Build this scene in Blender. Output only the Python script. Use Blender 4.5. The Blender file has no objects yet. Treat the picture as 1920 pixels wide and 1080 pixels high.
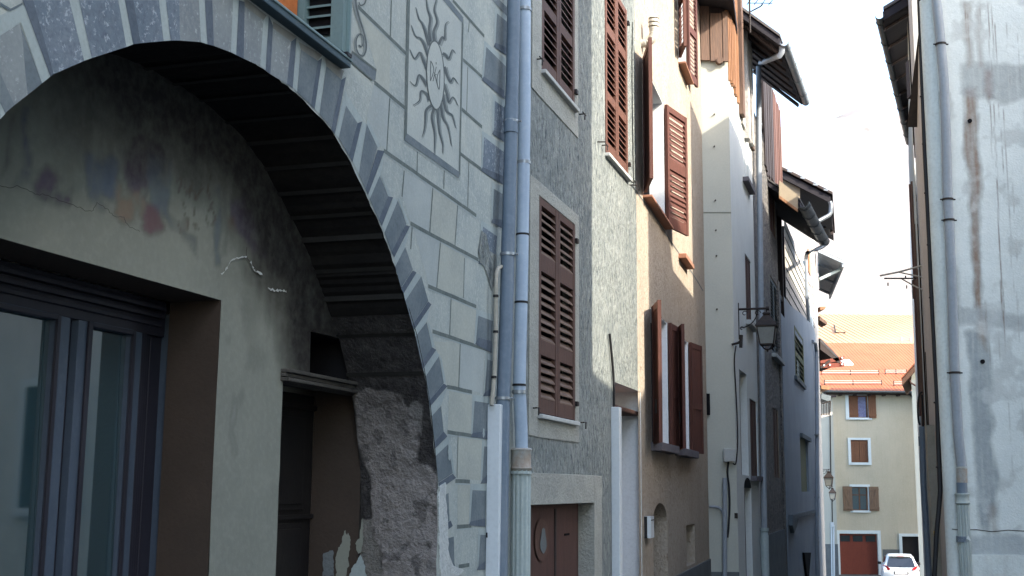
import bpy, bmesh, math, random
import numpy as np
from mathutils import Vector, Matrix
from mathutils.geometry import delaunay_2d_cdt
random.seed(7)
C = bpy.context.scene
rad = math.radians
# ------------------------------------------------------------ camera
FPX, PITCH, ROLL, EYE = 2280.0, rad(9.32), rad(0.48), 1.6
_R = Vector((1, 0, 0)); _U = Vector((0, -math.sin(PITCH), math.cos(PITCH))); _F = Vector((0, math.cos(PITCH), math.sin(PITCH)))
CR = _R * math.cos(ROLL) + _U * math.sin(ROLL); CU = _U * math.cos(ROLL) - _R * math.sin(ROLL)
cam = bpy.data.cameras.new('camera'); camo = bpy.data.objects.new('camera', cam); C.collection.objects.link(camo)
cam.sensor_width = 36; cam.lens = FPX / 1920 * 36; cam.clip_start = 0.05; cam.clip_end = 20000
m3 = Matrix((CR, CU, -_F)).transposed()
camo.matrix_world = Matrix.Translation((0, 0, EYE)) @ m3.to_4x4()
C.camera = camo
C.render.resolution_x = 1024; C.render.resolution_y = 576
# ------------------------------------------------------------ light: low sun over the right-hand roofs, blue sky
SUN_EL, SUN_AZ = 34.0, 125.0          # the sun stands behind the camera's right shoulder (azimuth clockwise from +Y)
w = bpy.data.worlds.new('World'); C.world = w; w.use_nodes = True
nt = w.node_tree; bg = nt.nodes['Background']; sky = nt.nodes.new('ShaderNodeTexSky')
sky.sky_type = 'NISHITA'; sky.sun_disc = False; sky.sun_elevation = rad(SUN_EL); sky.sun_rotation = rad(SUN_AZ)
sky.altitude = 1300; sky.air_density = 1.4; sky.dust_density = 7.0; sky.ozone_density = 1.3
nt.links.new(sky.outputs[0], bg.inputs[0]); bg.inputs[1].default_value = 0.15
sl = bpy.data.lights.new('sun', 'SUN'); sl.energy = 2.0; sl.angle = rad(0.5); sl.color = (1.0, 0.91, 0.76)
so = bpy.data.objects.new('sun', sl); C.collection.objects.link(so)
sd = Vector((math.sin(rad(SUN_AZ)) * math.cos(rad(SUN_EL)), math.cos(rad(SUN_AZ)) * math.cos(rad(SUN_EL)), math.sin(rad(SUN_EL))))
so.rotation_euler = sd.to_track_quat('Z', 'Y').to_euler()
C.view_settings.view_transform = 'Standard'; C.view_settings.look = 'None'; C.view_settings.gamma = 1
C.view_settings.exposure = 2.4
# ------------------------------------------------------------ geometry helpers
def ray(px, py):
    return CR * (px - 960) + CU * (540 - py) + _F * FPX
def PY(px, py, Y):
    r = ray(px, py); k = Y / r.y
    return Vector((r.x * k, Y, r.z * k + EYE))
class Wall:
    """vertical plane: s runs along it, out towards the viewer's side, z up"""
    def __init__(s, x, y, heading):
        h = rad(heading); s.o = Vector((x, y, 0)); s.h = heading
        s.e = Vector((math.sin(h), math.cos(h), 0)); s.n = Vector((math.cos(h), -math.sin(h), 0))
    def pt(s, a, out, z):
        return s.o + s.e * a + s.n * out + Vector((0, 0, z))
    def uv(s, px, py, out=0.0):
        r = ray(px, py); o = s.o + s.n * out
        k = (o.x * s.n.x + o.y * s.n.y) / (r.x * s.n.x + r.y * s.n.y)
        p = r * k
        return ((p - s.o).dot(s.e), p.z + EYE)
    def P(s, px, py, out=0.0):
        a, z = s.uv(px, py, out); return s.pt(a, out, z)
    def rect(s, xl, yt, yb, xr, out=0.0):
        a, z1 = s.uv(xl, yt, out); _, z0 = s.uv(xl, yb, out); b, _ = s.uv(xr, (yt + yb) / 2, out)
        return (s.uv(xl, (yt + yb) / 2, out)[0], b, z0, z1)
def ground_z(Y):
    return -0.049 * max(Y, -30) if Y < 60 else -2.94 - 0.033 * min(Y - 60, 16)
class MB:
    def __init__(s): s.v = []; s.f = []; s.m = []; s.ml = []; s.attr = None
    def mi(s, m):
        if m not in s.ml: s.ml.append(m)
        return s.ml.index(m)
    def face(s, pts, m):
        n = len(s.v); s.v += [tuple(p) for p in pts]; s.f.append(tuple(range(n, n + len(pts)))); s.m.append(s.mi(m))
    def hexa(s, p, m):            # p: 4 bottom, 4 top
        n = len(s.v); s.v += [tuple(q) for q in p]; k = s.mi(m)
        for f in ((3, 2, 1, 0), (4, 5, 6, 7), (0, 1, 5, 4), (1, 2, 6, 5), (2, 3, 7, 6), (3, 0, 4, 7)):
            s.f.append(tuple(n + i for i in f)); s.m.append(k)
    def box(s, W, s0, s1, o0, o1, z0, z1, m):
        s.hexa([W.pt(s0, o0, z0), W.pt(s1, o0, z0), W.pt(s1, o1, z0), W.pt(s0, o1, z0),
                W.pt(s0, o0, z1), W.pt(s1, o0, z1), W.pt(s1, o1, z1), W.pt(s0, o1, z1)], m)
    def xbox(s, x0, x1, y0, y1, z0, z1, m):
        s.hexa([(x0, y0, z0), (x1, y0, z0), (x1, y1, z0), (x0, y1, z0), (x0, y0, z1), (x1, y0, z1), (x1, y1, z1), (x0, y1, z1)], m)
    def prism(s, pts, off, m):    # closed polygon + offset vector
        off = Vector(off); a = [Vector(p) for p in pts]; b = [p + off for p in a]; n = len(a)
        s.face(a, m); s.face(list(reversed(b)), m)
        for i in range(n): s.face([a[i], a[(i + 1) % n], b[(i + 1) % n], b[i]], m)
    def tube(s, path, r, m, seg=10, cap=True):
        path = [Vector(p) for p in path]; n0 = len(s.v); k = s.mi(m); rings = len(path)
        if not hasattr(r, '__len__'): r = [r] * rings
        up = None
        for i, p in enumerate(path):
            t = (path[min(i + 1, rings - 1)] - path[max(i - 1, 0)]).normalized()
            if up is None:
                up = Vector((1, 0, 0)) if abs(t.x) < .9 else Vector((0, 1, 0))
            a = (up - t * up.dot(t)).normalized(); b = t.cross(a); up = a
            for j in range(seg):
                q = 2 * math.pi * j / seg
                s.v.append(tuple(p + (a * math.cos(q) + b * math.sin(q)) * r[i]))
        for i in range(rings - 1):
            for j in range(seg):
                s.f.append((n0 + i * seg + j, n0 + i * seg + (j + 1) % seg, n0 + (i + 1) * seg + (j + 1) % seg, n0 + (i + 1) * seg + j)); s.m.append(k)
        if cap:
            s.f.append(tuple(n0 + j for j in reversed(range(seg)))); s.m.append(k)
            s.f.append(tuple(n0 + (rings - 1) * seg + j for j in range(seg))); s.m.append(k)
    def strip(s, L, Rr, m):
        for i in range(len(L) - 1): s.face([L[i], L[i + 1], Rr[i + 1], Rr[i]], m)
    def wall(s, W, s0, s1, z0, z1, holes, depth, m, mr=None, out=0.0, back=None):
        """front face with rectangular openings, reveals and, if given, a back plate"""
        ss = sorted(set([s0, s1] + [h[0] for h in holes] + [h[1] for h in holes])); zz = sorted(set([z0, z1] + [h[2] for h in holes] + [h[3] for h in holes]))
        ss = [a for a in ss if s0 <= a <= s1]; zz = [a for a in zz if z0 <= a <= z1]
        for i in range(len(ss) - 1):
            for j in range(len(zz) - 1):
                a, b = (ss[i] + ss[i + 1]) / 2, (zz[j] + zz[j + 1]) / 2
                if any(h[0] < a < h[1] and h[2] < b < h[3] for h in holes): continue
                s.face([W.pt(ss[i], out, zz[j]), W.pt(ss[i + 1], out, zz[j]), W.pt(ss[i + 1], out, zz[j + 1]), W.pt(ss[i], out, zz[j + 1])], m)
        mr = mr or m
        for h in holes:
            a, b, c, d = h[:4]; dp = h[4] if len(h) > 4 else depth
            P = lambda q, o, z: W.pt(q, o, z)
            s.face([P(a, out, c), P(a, out, d), P(a, out - dp, d), P(a, out - dp, c)], mr)
            s.face([P(b, out, c), P(b, out - dp, c), P(b, out - dp, d), P(b, out, d)], mr)
            s.face([P(a, out, d), P(b, out, d), P(b, out - dp, d), P(a, out - dp, d)], mr)
            s.face([P(a, out, c), P(a, out - dp, c), P(b, out - dp, c), P(b, out, c)], mr)
            if back: s.face([P(a, out - dp, c), P(b, out - dp, c), P(b, out - dp, d), P(a, out - dp, d)], back)
ORG = {}
def link(o): C.collection.objects.link(o); return o
def thing(name, label, cat, loc=(0, 0, 0), group=None):
    o = link(bpy.data.objects.new(name, None)); o.location = loc; o.empty_display_size = .2
    o['label'] = label; o['category'] = cat
    if group: o['group'] = group
    ORG[o.name] = Vector(loc); return o
def build(name, mb, parent=None, smooth=False, bevel=0, label=None, cat=None, group=None, kind=None, loc=None, merge=True, auto=None):
    me = bpy.data.meshes.new(name)
    org = ORG[parent.name] if parent else Vector(loc or (0, 0, 0))
    me.from_pydata([tuple(Vector(v) - org) for v in mb.v], [], mb.f)
    for m in mb.ml: me.materials.append(M[m])
    me.polygons.foreach_set('material_index', mb.m)
    if mb.attr is not None:
        at = me.attributes.new('pig', 'FLOAT_COLOR', 'POINT'); at.data.foreach_set('color', np.asarray(mb.attr, dtype=np.float32).ravel())
    if merge or smooth:
        bm = bmesh.new(); bm.from_mesh(me)
        if merge: bmesh.ops.remove_doubles(bm, verts=bm.verts, dist=1e-5)
        bmesh.ops.recalc_face_normals(bm, faces=bm.faces)
        bm.to_mesh(me); bm.free()
    if smooth:
        me.polygons.foreach_set('use_smooth', [True] * len(me.polygons))
        try: me.set_sharp_from_angle(angle=rad(auto or 40))
        except Exception: pass
    o = link(bpy.data.objects.new(name, me))
    if parent:
        o.parent = parent; ORG[o.name] = org
    else:
        o.location = org; ORG[o.name] = org
    if bevel:
        b = o.modifiers.new('bevel', 'BEVEL'); b.width = bevel; b.segments = 2; b.limit_method = 'ANGLE'; b.angle_limit = rad(40)
    if label: o['label'] = label
    if cat: o['category'] = cat
    if group: o['group'] = group
    if kind: o['kind'] = kind
    return o
# ------------------------------------------------------------ numpy noise
_rng = np.random.default_rng(3); _LAT = _rng.random((256, 256))
def vnoise(x, y, sc, seed=0):
    x = np.asarray(x) * sc + seed * 17.3; y = np.asarray(y) * sc + seed * 9.7
    xi = np.floor(x).astype(int); yi = np.floor(y).astype(int); fx = x - xi; fy = y - yi
    fx = fx * fx * (3 - 2 * fx); fy = fy * fy * (3 - 2 * fy)
    g = lambda a, b: _LAT[a % 256, b % 256]
    return (g(xi, yi) * (1 - fx) + g(xi + 1, yi) * fx) * (1 - fy) + (g(xi, yi + 1) * (1 - fx) + g(xi + 1, yi + 1) * fx) * fy
def fbm(x, y, sc, seed=0, o=4):
    t = 0; a = .5; n = 0
    for i in range(o):
        t = t + a * vnoise(x, y, sc * 2 ** i, seed + i * 5); n += a; a *= .5
    return t / n
def sdf(poly, x, y):
    """signed distance to a polygon (negative inside), vectorised"""
    d = np.full(x.shape, 1e9); ins = np.zeros(x.shape, bool); n = len(poly)
    for i in range(n):
        ax, ay = poly[i]; bx, by = poly[(i + 1) % n]
        ex, ey = bx - ax, by - ay; t = np.clip(((x - ax) * ex + (y - ay) * ey) / (ex * ex + ey * ey + 1e-12), 0, 1)
        d = np.minimum(d, np.hypot(x - ax - t * ex, y - ay - t * ey))
        c = ((ay > y) != (by > y)) & (x < (bx - ax) * (y - ay) / (by - ay + 1e-12) + ax); ins ^= c
    return np.where(ins, -d, d)
def grid(W, s0, s1, z0, z1, step, holes, paint, disp, m, out=0.0):
    """finely divided wall face; paint(s,z)->rgba pigment lying on the wall, disp(s,z)->metres of relief"""
    mb = MB(); ns = max(2, int((s1 - s0) / step)); nz = max(2, int((z1 - z0) / step))
    S, Z = np.meshgrid(np.linspace(s0, s1, ns + 1), np.linspace(z0, z1, nz + 1))
    D = disp(S, Z) if disp else np.zeros(S.shape); A = paint(S, Z)
    mb.v = [tuple(W.pt(S[j, i], out + D[j, i], Z[j, i])) for j in range(nz + 1) for i in range(ns + 1)]
    mb.attr = A.reshape(-1, 4); mb.mi(m)
    cs = (S[:-1, :-1] + S[1:, 1:]) / 2; cz = (Z[:-1, :-1] + Z[1:, 1:]) / 2
    for j in range(nz):
        for i in range(ns):
            a, b = cs[j, i], cz[j, i]
            if any((h(a, b) if callable(h) else h[0] < a < h[1] and h[2] < b < h[3]) for h in holes): continue
            k = j * (ns + 1) + i; mb.f.append((k, k + 1, k + ns + 2, k + ns + 1)); mb.m.append(0)
    return mb
def blend(A, rgb, a):
    """lay pigment of opacity a over what is there"""
    for k in range(3): A[..., k] = A[..., k] * (1 - a) + rgb[k] * a
    A[..., 3] = 1 - (1 - A[..., 3]) * (1 - a)
# ------------------------------------------------------------ materials
M = {}
def mat(name, c1, c2=None, c3=None, sc=3.0, fine=40.0, rough=.85, bump=.3, bsc=60.0, bd=.01, amt=.5, spec=.3, streak=0, streakc=None, speck=None, metal=0, pig=False, stretch=None, speck_sc=25, speck_t=.57, detail=8):
    m = bpy.data.materials.new(name); m.use_nodes = True; nt = m.node_tree; N = nt.nodes; L = nt.links
    bs = N['Principled BSDF']; bs.inputs['Roughness'].default_value = rough; bs.inputs['Metallic'].default_value = metal
    bs.inputs['Specular IOR Level'].default_value = spec
    tc = N.new('ShaderNodeTexCoord'); co = tc.outputs['Object']
    if stretch:
        mp = N.new('ShaderNodeMapping'); mp.inputs['Scale'].default_value = stretch; L.new(co, mp.inputs[0]); co = mp.outputs[0]
    def noise(scale, det=detail, src=None, rg=.6, dist=0):
        n = N.new('ShaderNodeTexNoise'); n.inputs['Scale'].default_value = scale; n.inputs['Detail'].default_value = det
        n.inputs['Roughness'].default_value = rg; n.inputs['Distortion'].default_value = dist; L.new(src or co, n.inputs['Vector']); return n.outputs['Fac']
    def ramp(f, a, b, lo=0, hi=1):
        r = N.new('ShaderNodeMapRange'); r.inputs['From Min'].default_value = a; r.inputs['From Max'].default_value = b
        r.inputs['To Min'].default_value = lo; r.inputs['To Max'].default_value = hi; L.new(f, r.inputs['Value']); return r.outputs[0]
    def mix(f, a, b):
        x = N.new('ShaderNodeMix'); x.data_type = 'RGBA'
        if hasattr(f, 'links'): L.new(f, x.inputs[0])
        else: x.inputs[0].default_value = f
        for v, i in ((a, 6), (b, 7)):
            if hasattr(v, 'links'): L.new(v, x.inputs[i])
            else: x.inputs[i].default_value = (*v, 1)
        return x.outputs[2]
    col = c1
    c2 = c2 or tuple(v * .75 for v in c1)
    col = mix(ramp(noise(sc), .35, .65, 0, amt * 1.6 if amt < .6 else 1), c1, c2)
    c3 = c3 or tuple(v * .7 for v in c1)
    col = mix(ramp(noise(fine, 4), .45, .75, 0, amt), col, c3)
    if streak:
        mp = N.new('ShaderNodeMapping'); mp.inputs['Scale'].default_value = (7, 7, .5); L.new(tc.outputs['Object'], mp.inputs[0])
        col = mix(ramp(noise(1.6, 6, mp.outputs[0]), .52, .75, 0, streak), col, streakc or tuple(v * .5 for v in c1))
    if speck:
        col = mix(ramp(noise(speck_sc, 8, None, .75), speck_t, speck_t + .06), col, speck)
    if pig:
        at = N.new('ShaderNodeAttribute'); at.attribute_name = 'pig'
        f = N.new('ShaderNodeMath'); f.operation = 'MULTIPLY'; L.new(at.outputs['Alpha'], f.inputs[0]); L.new(ramp(noise(18, 8), .3, .6, .82, 1), f.inputs[1])
        col = mix(f.outputs[0], col, at.outputs['Color'])
    if hasattr(col, 'links'): L.new(col, bs.inputs['Base Color'])
    else: bs.inputs['Base Color'].default_value = (*col, 1)
    if bump:
        b = N.new('ShaderNodeBump'); b.inputs['Strength'].default_value = bump; b.inputs['Distance'].default_value = bd
        ad = N.new('ShaderNodeMath'); ad.operation = 'ADD'; L.new(noise(bsc, 6), ad.inputs[0])
        mu = N.new('ShaderNodeMath'); mu.operation = 'MULTIPLY'; mu.inputs[1].default_value = 2.0; L.new(noise(sc * 1.7, 5), mu.inputs[0]); L.new(mu.outputs[0], ad.inputs[1])
        L.new(ad.outputs[0], b.inputs['Height']); L.new(b.outputs[0], bs.inputs['Normal'])
    M[name] = m; return m
def wood(name, c1, c2, rough=.7, bump=.4, sc=1.0, horiz=False):
    st = (14, 14, .9) if not horiz else (1.2, 1.2, 16)
    return mat(name, c1, c2, tuple(v * .45 for v in c1), sc=3.2 * sc, fine=9 * sc, rough=rough, bump=bump, bsc=10, bd=.004, stretch=st, amt=.7)
mat('painted_stone', (.335, .36, .33), (.25, .285, .275), (.39, .41, .375), sc=2.6, fine=40, bump=.35, bsc=70, bd=.006, amt=.75, streak=.3, streakc=(.20, .24, .25), speck=(.40, .43, .41), speck_sc=60)
mat('joint_paint', (.085, .105, .10), (.13, .15, .14), sc=14, fine=60, bump=.1, amt=.6)
mat('slate_paint', (.10, .125, .14), (.15, .175, .185), (.07, .09, .10), sc=5, fine=60, bump=.15, amt=.6)
mat('slate_paint_worn', (.10, .13, .16), (.145, .175, .205), (.06, .07, .10), sc=5, fine=50, bump=.3, amt=.6, speck=(.27, .31, .34), speck_sc=38, speck_t=.55)
mat('navy_paint', (.065, .085, .11), (.095, .115, .14), sc=7, fine=60, bump=.1, amt=.6)
mat('edge_paint', (.31, .355, .345), (.25, .295, .295), sc=7, fine=70, bump=.1, amt=.5)
mat('grey_face_paint', (.20, .225, .225), (.15, .17, .18), (.24, .26, .26), sc=4, fine=60, bump=.15, amt=.6, speck=(.30, .33, .33), speck_sc=40)
mat('tan_edge_paint', (.22, .215, .19), (.16, .16, .15), sc=8, fine=60, bump=.1, amt=.6)
mat('sun_panel_paint', (.37, .395, .365), (.31, .34, .325), sc=3, fine=80, bump=.15, amt=.5)
mat('ray_paint', (.07, .085, .088), (.11, .125, .125), sc=12, fine=80, bump=0, amt=.6)
mat('ray_shade_paint', (.17, .195, .19), (.22, .245, .235), sc=12, fine=80, bump=0, amt=.6)
mat('recess_plaster', (.205, .215, .18), (.165, .175, .15), (.24, .25, .215), sc=1.6, fine=30, bump=.25, bsc=50, bd=.005, amt=.5, pig=True)
mat('black_soffit', (.010, .010, .011), (.017, .016, .015), sc=4, fine=30, rough=.95, amt=.6, spec=.1)  # even near-black base colour for the arch underside
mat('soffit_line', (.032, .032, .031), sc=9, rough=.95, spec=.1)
mat('jamb_plaster', (.215, .20, .188), (.175, .16, .152), (.255, .24, .23), sc=8, fine=34, bump=.9, bsc=62, bd=.02, amt=.8, pig=True)
mat('brown_reveal', (.048, .035, .027), (.034, .026, .02), sc=3, bump=.2)
mat('blue_joinery', (.052, .072, .103), (.04, .056, .082), (.068, .09, .12), sc=2.5, fine=40, rough=.45, bump=.08, amt=.5)
mat('dark_joinery', (.02, .02, .03), (.013, .013, .02), sc=3, rough=.5, bump=.05)
mat('black_door_paint', (.012, .011, .012), (.02, .018, .017), sc=4, rough=.5, bump=.1)
mat('old_lintel', (.09, .085, .075), (.05, .045, .04), sc=8, stretch=(2, 2, 20), bump=.6, bd=.01)
mat('teal_paint', (.14, .205, .205), (.115, .17, .175), sc=4, fine=60, rough=.6, bump=.1, amt=.4)
mat('teal_dark', (.03, .055, .07), (.04, .07, .085), sc=4, rough=.6, bump=.1)
mat('orange_cloth', (.45, .14, .04), sc=8)
mat('dark_void', (.012, .012, .014), sc=2, rough=.95, bump=0, spec=.05)
mat('blue_pipe', (.115, .155, .20), (.095, .13, .17), (.15, .185, .23), sc=3, fine=30, rough=.5, bump=.12, amt=.6, streak=.7, streakc=(.19, .21, .23))
mat('pale_pipe', (.33, .41, .50), (.28, .355, .45), (.38, .45, .53), sc=3, fine=30, rough=.45, bump=.1, amt=.6, streak=.5, streakc=(.24, .29, .35))
mat('pipe_grey', (.28, .31, .34), (.22, .25, .28), sc=3, rough=.45, bump=.08, streak=.3, streakc=(.17, .17, .17))
mat('ribbed_iron', (.33, .38, .37), (.27, .32, .31), (.4, .44, .43), sc=4, rough=.55, bump=.15, amt=.5, streak=.4, streakc=(.2, .19, .16))
mat('rusty_collar', (.30, .325, .315), (.27, .19, .13), (.2, .12, .08), sc=9, rough=.7, bump=.3, amt=.45)
mat('black_rubber', (.012, .012, .014), rough=.6, bump=0)
mat('conduit_beige', (.33, .31, .26), (.25, .24, .2), sc=6, rough=.6)
mat('white_pvc', (.52, .56, .58), (.47, .51, .53), sc=2, rough=.4, bump=.03, amt=.3)
mat('roughcast_grey', (.215, .235, .225), (.15, .17, .17), (.31, .325, .30), sc=1.1, fine=20, stretch=(1, 1, .5), bump=1.0, bsc=26, bd=.05, amt=.9, rough=.95, spec=.1, speck=(.105, .12, .125), speck_sc=21, speck_t=.55, streak=.35, streakc=(.2, .215, .22))
mat('smooth_surround', (.31, .315, .28), (.25, .255, .23), (.37, .37, .33), sc=3, fine=40, bump=.7, bsc=50, bd=.02, amt=.6, speck=(.25, .25, .22), speck_sc=45)
mat('tan_render', (.40, .345, .28), (.335, .285, .23), (.47, .41, .335), sc=1.2, fine=30, stretch=(1, 1, .6), bump=.9, bsc=45, bd=.03, amt=.7, rough=.95, spec=.1, speck=(.23, .175, .125), speck_sc=24, speck_t=.56, streak=.35, streakc=(.28, .24, .2))
mat('white_reveal', (.80, .82, .83), (.74, .765, .78), sc=3, bump=.2, amt=.4)
mat('grey_plinth', (.13, .145, .15), (.09, .10, .105), sc=3, bump=.4)
wood('brown_shutter', (.13, .056, .036), (.085, .04, .03), sc=1.5)
wood('brown_shutter_old', (.10, .050, .036), (.062, .035, .028), sc=1.6)
wood('slat_worn', (.17, .115, .085), (.09, .055, .04), horiz=True)
wood('red_shutter', (.115, .042, .03), (.075, .03, .022), sc=1.5)
mat('sill_white', (.42, .43, .41), (.34, .35, .34), sc=7, bump=.2)
mat('sill_tile', (.33, .15, .09), (.25, .15, .11), sc=9, bump=.3)
mat('sill_slate', (.14, .13, .14), (.10, .09, .10), sc=9, bump=.3)
mat('iron', (.02, .018, .018), (.04, .028, .022), sc=20, rough=.6, metal=.3)
mat('vent_plastic', (.50, .47, .40), (.42, .39, .33), sc=8, rough=.6)
mat('cream_render', (.42, .425, .37), (.37, .375, .33), (.47, .475, .42), sc=1.3, fine=40, bump=.25, bsc=60, bd=.006, amt=.5, streak=.25, streakc=(.40, .40, .36))
mat('white_render', (.64, .67, .65), (.56, .59, .575), sc=1.5, fine=40, bump=.2, amt=.4, streak=.2, streakc=(.46, .49, .5))
wood('weathered_board', (.16, .095, .065), (.10, .065, .05), bump=.7)
wood('orange_slat', (.34, .17, .08), (.24, .115, .06), bump=.5)
wood('dark_timber', (.05, .035, .032), (.03, .022, .022))
wood('red_timber', (.15, .07, .05), (.10, .05, .038))
wood('door_brown', (.080, .038, .03), (.055, .028, .023))
mat('rubble_stone', (.24, .225, .205), (.10, .10, .105), (.36, .33, .29), sc=7, fine=22, bump=1.0, bsc=14, bd=.08, amt=.95, speck=(.06, .06, .07), speck_sc=11)
mat('lavender_render', (.31, .355, .40), (.26, .30, .345), (.35, .395, .43), sc=1.2, fine=30, bump=.3, amt=.5, streak=.35, streakc=(.16, .175, .21))
mat('block_wall', (.50, .475, .44), (.40, .38, .355), sc=5, fine=20, bump=.7, bd=.02, amt=.7)
mat('olive_louvre', (.20, .21, .12), (.14, .15, .09), sc=5, stretch=(2, 2, 12))
mat('roof_under', (.022, .02, .026), (.015, .014, .018), sc=5, bump=.3, stretch=(1, 8, 1))
mat('slate_roof', (.09, .085, .085), (.06, .055, .058), sc=4, fine=20, bump=.4)
mat('zinc', (.30, .33, .35), (.22, .24, .26), sc=4, rough=.35, metal=.5, bump=.1)
mat('zinc_dark', (.05, .055, .055), (.08, .09, .085), sc=8, rough=.4, metal=.4)
mat('cement_board', (.34, .28, .20), (.28, .23, .17), sc=3)
mat('corrugated', (.40, .42, .44), (.30, .32, .35), sc=3, rough=.5)
mat('yellow_render', (.47, .44, .345), (.41, .385, .30), (.50, .475, .375), sc=.6, fine=12, bump=.15, amt=.6, streak=.5, streakc=(.35, .34, .27))
mat('orange_roof', (.42, .135, .06), (.34, .105, .045), (.47, .18, .085), sc=.8, fine=9, rough=.6, bump=.2, amt=.6)
mat('yellow_roof', (.48, .275, .15), (.41, .23, .12), (.52, .32, .19), sc=.8, fine=9, rough=.6, bump=.2, amt=.5)
wood('plank_shutter', (.20, .095, .05), (.14, .065, .038))
wood('grey_shutter', (.22, .16, .11), (.17, .10, .065))
wood('garage_wood', (.21, .05, .03), (.16, .04, .025))
mat('window_trim', (.60, .68, .70), (.54, .62, .64), sc=3, bump=.05, amt=.3)
mat('curtain', (.24, .25, .38), (.12, .12, .22), sc=12, fine=30, amt=.9)
mat('asphalt', (.09, .09, .09), (.065, .066, .068), sc=2, fine=60, bump=.4, bd=.006, amt=.6)
mat('rock_hill', (.232, .213, .205), (.198, .180, .168), (.26, .24, .23), sc=.004, fine=.03, bump=0, amt=.7, speck=(.15, .14, .12), speck_sc=.028, speck_t=.60)
mat('stained_concrete', (.61, .65, .625), (.53, .57, .55), (.66, .69, .67), sc=2.2, fine=35, bump=.35, bsc=50, bd=.008, amt=.6, pig=True)
mat('concrete_plain', (.61, .65, .625), (.53, .57, .55), sc=2.2, fine=35, bump=.3, amt=.6, streak=.3, streakc=(.32, .3, .28))
mat('plain_house', (.66, .64, .58), (.60, .58, .53), sc=1, bump=.2)
mat('plain_roof', (.16, .12, .10), (.12, .09, .08), sc=2, bump=.4)
mat('car_white', (.52, .56, .58), (.50, .53, .55), sc=3, rough=.18, bump=0, amt=.2, spec=.6)
mat('car_black', (.01, .01, .012), rough=.35, bump=0)
mat('tail_red', (.30, .008, .012), (.22, .005, .01), rough=.15, bump=0)
mat('plate_white', (.6, .6, .6), bump=0)
mat('plate_ink', (.02, .02, .03), bump=0)
mat('tyre', (.02, .02, .02), bump=.2)
mat('chrome', (.6, .6, .6), rough=.2, metal=1, bump=0)
mat('lantern_glass', (.19, .205, .195), (.16, .175, .17), sc=5, rough=.35, bump=0)
mat('yellow_mark', (.5, .33, .03), bump=0)
mat('paper_white', (.65, .68, .68), bump=0)
mat('flake_white', (.48, .50, .48), (.38, .40, .39), sc=20, bump=.5, bd=.01)
mat('crack', (.05, .045, .04), bump=0)
mat('painted_stone_warm', (.345, .36, .315), (.28, .30, .27), (.39, .405, .36), sc=2.4, fine=55, bump=.2, bsc=90, bd=.004, amt=.6)
mat('painted_stone_cool', (.315, .345, .33), (.265, .295, .285), (.35, .38, .37), sc=2.4, fine=55, bump=.2, bsc=90, bd=.004, amt=.6)
mat('dark_rubble', (.075, .075, .08), (.04, .04, .045), (.12, .11, .11), sc=8, fine=20, bump=1.0, bd=.06, amt=.9)
def glass(name, tint, rough=.03, coat=0.0):
    m = bpy.data.materials.new(name); m.use_nodes = True; b = m.node_tree.nodes['Principled BSDF']
    b.inputs['Base Color'].default_value = (*tint, 1); b.inputs['Roughness'].default_value = rough
    b.inputs['IOR'].default_value = 1.52; b.inputs['Coat Weight'].default_value = coat; b.inputs['Coat IOR'].default_value = 2.0; b.inputs['Specular IOR Level'].default_value = .8
    n = m.node_tree.nodes.new('ShaderNodeTexNoise'); n.inputs['Scale'].default_value = 1.3
    bp = m.node_tree.nodes.new('ShaderNodeBump'); bp.inputs['Strength'].default_value = .06; bp.inputs['Distance'].default_value = .02
    m.node_tree.links.new(n.outputs['Fac'], bp.inputs['Height']); m.node_tree.links.new(bp.outputs[0], b.inputs['Normal'])
    M[name] = m
glass('window_glass', (.02, .045, .055), .03, 1.0); glass('car_glass', (.01, .012, .015), .05)
# ============================================================ setting
def ribbon_sheet(name, m, xs, ys, zf, kind):
    mb = MB(); mb.mi(m)
    for y in ys:
        for x in xs: mb.v.append((x, y, zf(x, y)))
    n = len(xs)
    for j in range(len(ys) - 1):
        for i in range(n - 1): mb.f.append((j * n + i, j * n + i + 1, (j + 1) * n + i + 1, (j + 1) * n + i)); mb.m.append(0)
    return build(name, mb, kind=kind, merge=False, smooth=True)
ribbon_sheet('ground', 'asphalt', [-6000, -1200, -300, -80, -30, -10, 0, 10, 30, 80, 300, 1200, 6000],
             [-3000, -600, -100, -30, 0, 20, 40, 60, 76, 120, 400, 2000, 9000], lambda x, y: ground_z(y), 'structure')
def hill_z(x, y):
    t = max(0, (y - 260) / 1400.0)
    r = float(fbm(np.array([x * .001]), np.array([y * .001]), 3.0, 4, 5)[0])
    return -12 + 470 * min(t, 1) ** .75 * (.72 + .55 * r) + (float(fbm(np.array([x]), np.array([y]), .012, 2, 4)[0]) - .5) * 55 * min(1, t * 6)
ribbon_sheet('mountain', 'rock_hill', [-1500 + 45 * i for i in range(80)], [260 + 32 * i for i in range(60)], hill_z, 'structure')

WA = Wall(-2.4 * math.cos(rad(17.5)), 2.4 * math.sin(rad(17.5)), 17.5)
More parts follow.
